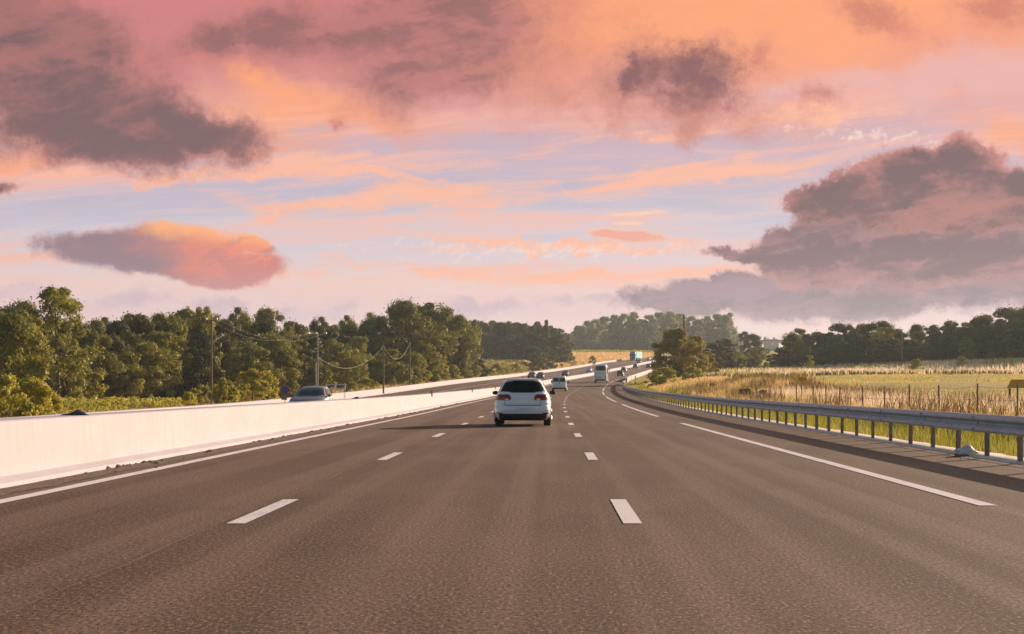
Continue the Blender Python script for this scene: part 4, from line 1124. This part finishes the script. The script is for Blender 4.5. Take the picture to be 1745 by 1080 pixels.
# shrubs along the left fields
for k, (px, D, tp, key, w_, lab) in enumerate((
    (15,100,655,'bush0',1.1,'leafy yellow-olive shrub behind the wall at the extreme left edge'),(48,104,645,'bush1',1.1,'taller yellow-olive shrub behind the wall near the left edge'),(74,108,662,'bush2',1.1,'yellow-olive shrub beside the vine rows near the left edge'),
    (162,190,636,'sapling0',1.0,'lone slim pale shrub in front of the dark left wood'),(330,150,662,'bush1',.9,'shrub left of the first tall pole'),(345,160,655,'bush0',.8,'shrub at the foot of the first tall pole'),(382,150,645,'bush2',.9,'yellowish shrub right of the first tall pole'),
    (408,146,664,'bush0',.9,'low shrub right of the first tall pole'),(430,150,630,'bush1',1.0,'tall leafy shrub left of the silver oncoming car'),(452,152,632,'bush2',1.0,'tall leafy shrub nearest the silver oncoming car'),(415,170,635,'bush1',.8,'shrub behind the tall leafy pair'),
    (558,190,633,'sapling0',.9,'slim shrub just right of the pole with crossarm'),(598,200,650,'bush0',1.2,'low shrub by the white fence rails'),(625,204,645,'bush1',1.2,'low shrub left of the thin pole'),(640,210,650,'bush2',1.2,'low shrub at the foot of the thin pole'),
    (668,220,640,'sapling0',1.0,'slim shrub right of the thin pole'),(690,235,628,'bush0',1.2,'round shrub at the foot of the second thin pole'),(712,240,618,'bush1',1.2,'tall shrub right of the second thin pole'),(735,250,625,'bush2',1.2,'shrub in the long verge hedge, below the tall pines'),
    (752,258,618,'bush0',1.2,'taller shrub in the long verge hedge, below the leaning pine'),(772,268,622,'bush1',1.2,'shrub in the verge hedge above the left edge of the hatchback'),(790,278,618,'bush2',1.1,'shrub in the verge hedge left of the vineyard'),(806,300,622,'bush0',1.2,'shrub of the verge hedge in front of the vineyard'),
    (826,320,625,'bush1',1.2,'shrub of the verge hedge above the hatchback mirror'),(848,345,619,'bush2',1.2,'tall shrub of the verge hedge above the hatchback window'),(862,360,625,'bush0',1.2,'shrub of the verge hedge behind the hatchback roof'),(880,380,620,'bush1',1.2,'dark shrub of the verge hedge right above the hatchback roof'),
    (940,500,617,'bush2',1.2,'shrub right of the big dark roadside bush'),(958,520,619,'bush0',1.2,'shrub two bushes right of the big dark roadside bush'),(975,540,606,'bush1',1.0,'spiky pale shrub by the wheat strip'),(1010,640,606,'bush2',1.0,'lone round green bush beside the wall left of the coach'))):
    tree_at(key, px, D, tp, lab, 'sapling' if key[0] == 's' else 'shrub', wide=w_, hmin=1.0)
for px_, tp_, D_, lb_ in ((10,640,96,'tall sunlit yellow shrub cut by the left frame edge'),(60,648,100,'sunlit yellow shrub second from the left frame edge'),(85,668,104,'low sunlit shrub at the left end of the vine rows'),(322,668,140,'low yellow shrub at the right end of the vine rows'),(395,660,142,'sunlit yellow shrub between the first tall pole and the silver car'),(445,648,142,'sunlit yellow shrub closest to the silver car')):
    tree_at('yellow%d' % (D_ % 2), px_, D_, tp_, lb_, 'shrub', wide=.85, hmin=1.0)
tree_at('dark0', 908, 470, 592, 'big dark round bush on the left verge beyond the hatchback, larger one', wide=1.3)
tree_at('dark1', 935, 500, 592, 'dark round bush on the left verge right of the larger one', wide=1.0)
tree_at('oak1', 925, 455, 600, 'olive bush between the two dark verge bushes', wide=1.1)

for k in range(12):
    tree_at(random.choice(['far0','far1']), 800+k*14, 672, 572+random.uniform(-8,6), 'filling dark tree inside the middle wood, '+where(WHERE_M, 800+k*14), group='inner trees of the middle wood', wide=1.2)
for k, (px_, D_, tp_, w_, lb_) in enumerate(((1272,105,661,.9,'brown scrubby bush in the dry grass, tallest one left of the fence'),(1300,100,664,1.1,'low brown scrub just right of the tallest brown bush'),(1215,140,659,.8,'small brown scrub in the dry grass near the bend tree'))):
    tree_at('scrub0', px_, D_, tp_, lb_, 'shrub', wide=w_*1.3, hmin=.7)
# ------------------------------------------------------------------ vines, grass
def blades(name, pts, hgt, wid, m, lean=.35, seed=0, kind='stuff', head=0):
    rs = np.random.default_rng(seed); n = len(pts); P = np.array(pts, float)
    th = rs.random(n)*2*np.pi; h = hgt*(.5+.8*rs.random(n)); w = wid*(.6+.8*rs.random(n))
    t = np.stack([np.cos(th), np.sin(th), np.zeros(n)], 1); l = np.stack([np.cos(th+1.3), np.sin(th+1.3), np.zeros(n)], 1)*(lean*h*rs.random(n))[:, None]
    up = np.array([0, 0, 1.0])
    a = P-t*w[:, None]/2; b = P+t*w[:, None]/2; mid = P+l*.35+up*(h*.6)[:, None]; c = mid+t*w[:, None]*.38; d = mid-t*w[:, None]*.38; e = P+l+up*h[:, None]
    V = np.stack([a, b, c, d, e], 1).reshape(-1, 3); k = np.arange(n)[:, None]*5
    F = np.concatenate([k+[0,1,2], k+[0,2,3], k+[3,2,4]], 0)
    o = npmesh(name, V, F, m); tag(o, kind=kind); return o
def scatter(n, yr, orr, power=1.0, absx=False, cond=None, patchy=None):
    out = []; tries = 0
    while len(out) < n and tries < n*12:
        tries += 1
        y = yr[0]+(yr[1]-yr[0])*random.random()**power
        o = random.uniform(*orr); x = o+(0 if absx else xr(y))
        if patchy is not None and mnoise.noise(Vector((x*patchy[0], y*patchy[0], patchy[2]))) < patchy[1]: continue
        if cond and not cond(x, y): continue
        out.append((x, y, ground(x, y)-.02))
    return out
# verge right behind the rail: green below, tall dry grass behind
blades('verge_grass', scatter(26000, (18, 150), (7.0, 11.0), 1.4), .26, .016, M['grass_green'], .6, 1)
blades('verge_grass_far', scatter(12000, (120, 330), (7.2, 16.0), 1.0), .35, .05, M['grass_green'], .6, 2)
blades('dry_grass', scatter(34000, (24, 150), (9.8, 17), 1.25, patchy=(.35,-.28,2)), .55, .022, M['grass_dry'], .5, 3)
blades('dry_grass_tall', scatter(7000, (30, 110), (11.5, 16), 1.2, patchy=(.5,.05,5)), .80, .028, M['grass_pale'], .45, 4)
blades('dry_grass_far', scatter(9000, (130, 290), (10, 19), 1.0, patchy=(.12,-.2,3)), .45, .07, M['grass_dry'], .5, 5)
blades('weeds', scatter(9000, (30, 170), (10, 19), 1.2, patchy=(.30,.12,9)), .80, .05, M['weed_brown'], .7, 6)
blades('weeds_green', scatter(5000, (25, 170), (9.5, 18), 1.2, patchy=(.28,.22,14)), .7, .04, M['grass_green'], .7, 7)
# meadow and tall pale grass bank before the right wood
def bank(x, y):
    px = VX+FP*x/y; return y > 232+14*math.sin(px*.006)+8*math.sin(px*.03)+(30 if px < 1250 else 0)
blades('meadow_grass', scatter(56000, (80, 260), (15, 120), .9, cond=lambda x, y: not bank(x, y)), .13, .05, M['grass_mow'], .9, 8)
blades('meadow_dry_tufts', scatter(9000, (80, 255), (15, 110), .9, cond=lambda x, y: not bank(x, y), patchy=(.09,.02,6)), .28, .06, M['grass_dry'], .7, 22)
blades('meadow_green_tufts', scatter(9000, (80, 255), (15, 110), .9, cond=lambda x, y: not bank(x, y), patchy=(.06,.10,16)), .2, .06, M['grass_green'], .7, 23)
blades('pale_grass_bank', scatter(60000, (210, 385), (18, 190), 1.0, cond=bank), .75, .11, M['grass_pale'], .5, 9)
blades('pale_grass_bank_green', scatter(9000, (205, 385), (18, 190), 1.0, cond=bank, patchy=(.05,.25,4)), .9, .14, M['grass_green'], .5, 10)
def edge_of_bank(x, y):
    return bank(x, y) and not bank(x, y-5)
blades('bank_edge_shade_blades', scatter(5000, (205, 275), (16, 125), 1.0, cond=edge_of_bank), .75, .16, M['leaf_dark'], .6, 21)  # dark blades added to draw the shade line under the pale bank
# left fields
blades('left_field_grass', scatter(20000, (110, 300), (-130, -29), 1.0), .5, .09, M['grass_dry'], .5, 11)
blades('wheat', scatter(46000, (560, 1010), (-110, -28.5), 1.0, patchy=(.02,-.45,8)), 1.0, .30, M['grass_dry'], .4, 12)
blades('left_verge_grass', scatter(15000, (230, 620), (-44, -28.3), 1.0), .9, .13, M['grass_dry'], .5, 13)
def vines(name, rows, m, dens, h=1.3, w=.7, leaf=.16, seed=0):
    rs = np.random.default_rng(seed); P = []
    for (x0, y0, x1, y1) in rows:
        L = math.hypot(x1-x0, y1-y0); n = int(L*dens); t = rs.random(n)
        for q in t:
            x = x0+(x1-x0)*q; y = y0+(y1-y0)*q; k = .75+.35*mnoise.noise(Vector((x*.8, y*.8, seed)))
            P.append((x+rs.normal()*w*.35, y+rs.normal()*w*.35, ground(x, y)+.15+(h*k)*rs.random()**.7))
    P = np.array(P); V, F = leaves(P, rs.normal(size=P.shape)+np.array([0,0,.6]), leaf, .7, rs)
    return tag(npmesh(name, V, F, m), kind='stuff')
rows = [(-95+k*2.4*0-0, 150+k*2.6, -26-k*.2, 146+k*2.6) for k in range(18)]
vines('vineyard', [(-100, 142+k*2.8, -38, 150+k*2.8) for k in range(16)], M['leaf_vine'], 26, 1.25, .7, .16, 1)
vines('vineyard_middle', [(-75, 430+k*9, -16+k*.8, 420+k*9) for k in range(20)], M['leaf_vine'], 16, 1.5, 1.0, .3, 2)
vines('vineyard_far', [(-30, 1005+k*9, 62, 985+k*9) for k in range(9)], M['leaf_yellow'], 14, 1.7, 1.0, .42, 3)

# ------------------------------------------------------------------ fences, poles, signs
# meadow fence: every post a part, three wires
fe = empty('wire_fence', (12, 45, 0)); tag(fe, 'wire stock fence on slim wooden posts in the dry grass behind the guardrail', 'fence')
tops = []
pxs = [1290,1312,1335,1360,1386,1408,1435,1468,1505,1549,1601,1662,1735,1830]
for px in pxs:
    D = 2880*12.0/(px-VX); x = 12.0+random.uniform(-.1,.1); z = ground(x, D); h = 1.27-z+random.uniform(-.05,.05)
    b = MB(); lx, ly = random.uniform(-.04,.04), random.uniform(-.05,.05)
    b.tube([(x-12, D-45, z-.2), (x-12+lx, D-45+ly, z+h)], [.030,.026], 8); b.build('post', M['wood_pole'], fe); tops.append((x-12+lx, D-45+ly, z+h))
for q in (.08, .42, .75):
    b = MB()
    for a, c in zip(tops, tops[1:]):
        pts = [(a[0]+(c[0]-a[0])*t/4, a[1]+(c[1]-a[1])*t/4, a[2]+(c[2]-a[2])*t/4-q-.05*math.sin(math.pi*t/4)) for t in range(5)]
        b.tube(pts, .006, 4, False)
    b.build('wire', M['thin_cable'], fe)
def pole(px, D, top_py, r, m, label, arms=(), box=False, name='utility_pole', second=None):
    x = (px-VX)*D/FP; z = ground(x, D); h = EYE-(top_py-VY)*D/FP-z
    t = empty(name, (x, D, z)); tag(t, label, 'pole')
    b = MB(); b.tube([(0,0,-.5),(0,0,h*.5),(0,0,h)], [r*1.3, r*1.1, r*.8], 12); b.build('shaft', m, t)
    for (hh, half) in arms:
        b = MB(); b.box((0,0,h-hh), (half*2,.10,.09)); a = b.build('crossarm', M['wood_pole'], t)
        for s in (-1, -.1, 1):
            b = MB(); b.tube([(s*half*.95,0,h-hh+.04),(s*half*.95,0,h-hh+.12),(s*half*.95,0,h-hh+.26)], [.05,.11,.07], 8); b.build('insulator', M['insulator'], a)
    if box: b = MB(); b.box((-.28,-.1,h*.66), (.55,.4,.75)); b.box((-.28,-.1,h*.66+.40), (.62,.46,.06)); b.build('transformer_box', M['box_dark'], t)
    if second:
        b = MB(); b.tube([(second[0],.3,-.3),(second[0],.3,second[1])], r*.8, 8); b.build('side_post', m, t)
    return t, Vector((x, D, z+h))
p1, t1 = pole(360.5, 170, 540, .095, M['wood_pole'], 'first tall slim utility pole from the left, in front of the left wood', arms=((.35,.55),), second=(-.5, 2.6))
p2, t2 = pole(541, 215, 568, .11, M['conc_pole'], 'utility pole with a wide crossarm, white insulators and a dark box', arms=((.12,1.15),), box=True, second=(-.25, 4.6))
p3, t3 = pole(653.5, 235, 588, .10, M['wood_pole'], 'thin dark wooden pole holding the sagging pale cable')
p4, t4 = pole(698.5, 270, 583, .12, M['wood_pole'], 'dark wooden pole farthest right in the left wood, end of the cable')
p5, t5 = pole(1165.5, 302, 537, .20, M['wood_pole'], 'tall wooden pole rising out of the big bush at the bend', arms=((.5,.55),))
p6, t6 = pole(1537, 345, 560, .13, M['wood_pole'], 'thin pole standing before the dark right wood')
def cable(name, a, b, sag, r, m, label, n=24):
    mb = MB(); pts = [a.lerp(b, i/n)+Vector((0,0,-sag*4*(i/n)*(1-i/n))) for i in range(n+1)]
    mb.tube([p-a for p in pts], r, 5, False); o = mb.build(name, m); o.location = a; tag(o, label, 'cable'); return o
cable('cable', t2+Vector((.1,0,-3.0)), t3+Vector((0,0,-.1)), 2.2, .015, M['cable'], 'thick pale cable sagging between the crossarm pole and the thin pole')
cable('cable', t3+Vector((0,0,-.1)), t4+Vector((0,0,-.1)), 2.2, .014, M['cable'], 'pale cable sagging between the two dark wooden poles')
for s in (-1.05, 1.05):
    cable('wire', t1+Vector((s*.5,0,-.1)), t2+Vector((s,0,.12)), 1.6, .006, M['thin_cable'], 'left strand of thin wire between the first tall pole and the crossarm pole' if s < 0 else 'right strand of thin wire between the first tall pole and the crossarm pole')
# no-stopping sign with a panel below, behind the far wall
def sign_post(x, D, zc, label, build):
    z = ground(x, D); t = empty('road_sign', (x, D, z)); tag(t, label, 'sign'); build(t, zc-z); return t
def nostop(t, h):
    b = MB(); b.tube([(0,.03,-.2),(0,.03,h+.35)], .03, 8); b.build('post', M['post'], t)
    b = MB(); b.tube([(0,0,h),(0,-.03,h)], .40, 8); d = b.build('sign_disc', M['sign_brown'], t)
    b = MB(); b.tube([(0,-.031,h),(0,-.036,h)], .29, 28); r_ = b.build('red_ring', M['sign_red'], d)
    b = MB(); b.tube([(0,-.037,h),(0,-.040,h)], .22, 28); b.build('sign_face', M['sign_blue'], r_)
    b = MB(); b.box((-.05,0,h-.60), (.42,.03,.30)); b.build('lower_panel', M['sign_brown'], t)
x_, _, z_ = sight(485.5, 664, 125)
sign_post(x_, 125, z_, 'round blue and red no-stopping sign over a red panel, left of the silver car', nostop)
# white rails
x_, _, z_ = sight(572, 660, 200); zg = ground(x_, 200)
t = empty('white_fence', (x_, 200, zg)); tag(t, 'short piece of white rail fence behind the wall right of the silver car', 'fence')
hh = EYE-(655-VY)*200/FP-zg
for q in (0, .5):
    b = MB(); b.box((0,0,hh-q), (2.4,.06,.10)); b.build('rail', M['sign_white'], t)
for s in (-1, 0, 1):
    b = MB(); b.box((s*1.1,.06,(hh+.1)/2-.1), (.08,.08,hh+.4)); b.build('post', M['sign_white'], t)
# small orange board on a stake
x_, _, z_ = sight(1367, 646, 88); zg = ground(x_, 88)
t = empty('orange_sign', (x_, 88, zg)); tag(t, 'small orange board on a thin stake in the dry grass by the fence', 'sign')
b = MB(); b.box((0,0,z_-zg), (.40,.03,.22)); b.build('board', M['sign_orange'], t)
b = MB(); b.tube([(-.02,.03,-.2),(-.02,.03,z_-zg)], .022, 6); b.build('stake', M['wood_pole'], t)
# yellow roofed box at the right edge
x_, _, z_ = sight(1738, 661, 60); zg = ground(x_, 60)
t = empty('yellow_shelter', (x_, 60, zg), R(-14)); tag(t, 'low yellow tent-shaped shelter in the meadow at the right edge', 'shelter')
hb = z_-zg
V = [(-.45,-.35,hb),(.9,-.35,hb),(.9,.35,hb),(-.45,.35,hb),(-.30,0,hb+.30),(.9,0,hb+.30)]
mesh('roof', V, [(0,1,5,4),(2,3,4,5),(1,2,5),(0,3,2,1),(3,0,4)], M['sign_yellow'], t)
b = MB()
for sx in (-.35,.8):
    for s_ in (-.28,.28): b.box((sx,s_,hb/2-.1),(.07,.07,hb+.19))
b.build('legs', M['wood_pole'], t)
# white marker posts and end pieces by the bend
for px, D, tp, lab, w_ in ((1082.5, 300, 640, 'slim white marker post with a red foot at the far end of the guardrail', .10), (1073.5, 318, 648, 'short white marker post left of the taller one at the end of the guardrail', .09)):
    x = (px-VX)*D/FP; z = ground(x, D); h = EYE-(tp-VY)*D/FP-z
    t = empty('marker_post', (x, D, z)); tag(t, lab, 'marker post')
    b = MB(); b.box((0,0,h/2), (w_*1.6,.1,h)); b.build('post', M['sign_white'], t)
    b = MB(); b.box((0,0,.22), (w_*2,.14,.5)); b.build('foot', M['sign_red'], t)

# overpass
bx, by = (1302-VX)*1250/FP, 1250; br = empty('overpass', (bx, by, 0)); tag(br, 'small grey motorway overpass with a pale pier in the gap between the woods', 'bridge')
zt = EYE-(583-VY)*1250/FP
b = MB(); b.box((0,0,zt), (120,9,1.5), R(-6)); b.build('deck', M['bridge'], br)
b = MB(); b.box((0,-4.4,zt+1.2), (120,.15,.9), R(-6)); b.build('parapet', M['post'], br)
for q in (2.0, 24.0, -20.0):
    b = MB(); b.box((q,0,zt-7.5), (3.0,6,13.5)); b.build('pier', M['bridge'], br)
for k in range(5):
    tree_at('poplar%d' % (k % 3), 1304+k*5, 1700, 574+(k*7 % 5), ['leftmost','second','middle','fourth','rightmost'][k]+' tiny far tree showing above the overpass', group='far trees above the overpass', wide=.6)

for k, lab in enumerate(('leftmost','second','middle','fourth','rightmost')):
    tree_at('wide%d' % (k % 2), 1296+k*12, 1420, 590+(k*5 % 4), lab+' low hazy tree behind the motorway overpass', wide=1.5)
# ------------------------------------------------------------------ haze
def haze(density):
    x0, x1, y0, y1, z0_, z1_ = -2700, 2900, -90, 3300, -12, 95
    b = MB(); b.box(((x0+x1)/2, (y0+y1)/2, (z0_+z1_)/2), (x1-x0, y1-y0, z1_-z0_))
    m = bpy.data.materials.new('haze'); m.use_nodes = True; t = m.node_tree; t.nodes.clear()
    v_ = t.nodes.new('ShaderNodeVolumePrincipled'); v_.inputs['Color'].default_value = (.80,.90,.98,1); v_.inputs['Density'].default_value = density
    v_.inputs['Anisotropy'].default_value = .35
    o = t.nodes.new('ShaderNodeOutputMaterial'); t.links.new(v_.outputs[0], o.inputs['Volume'])
    h = b.build('haze', m); tag(h, kind='stuff')
haze(.00012)
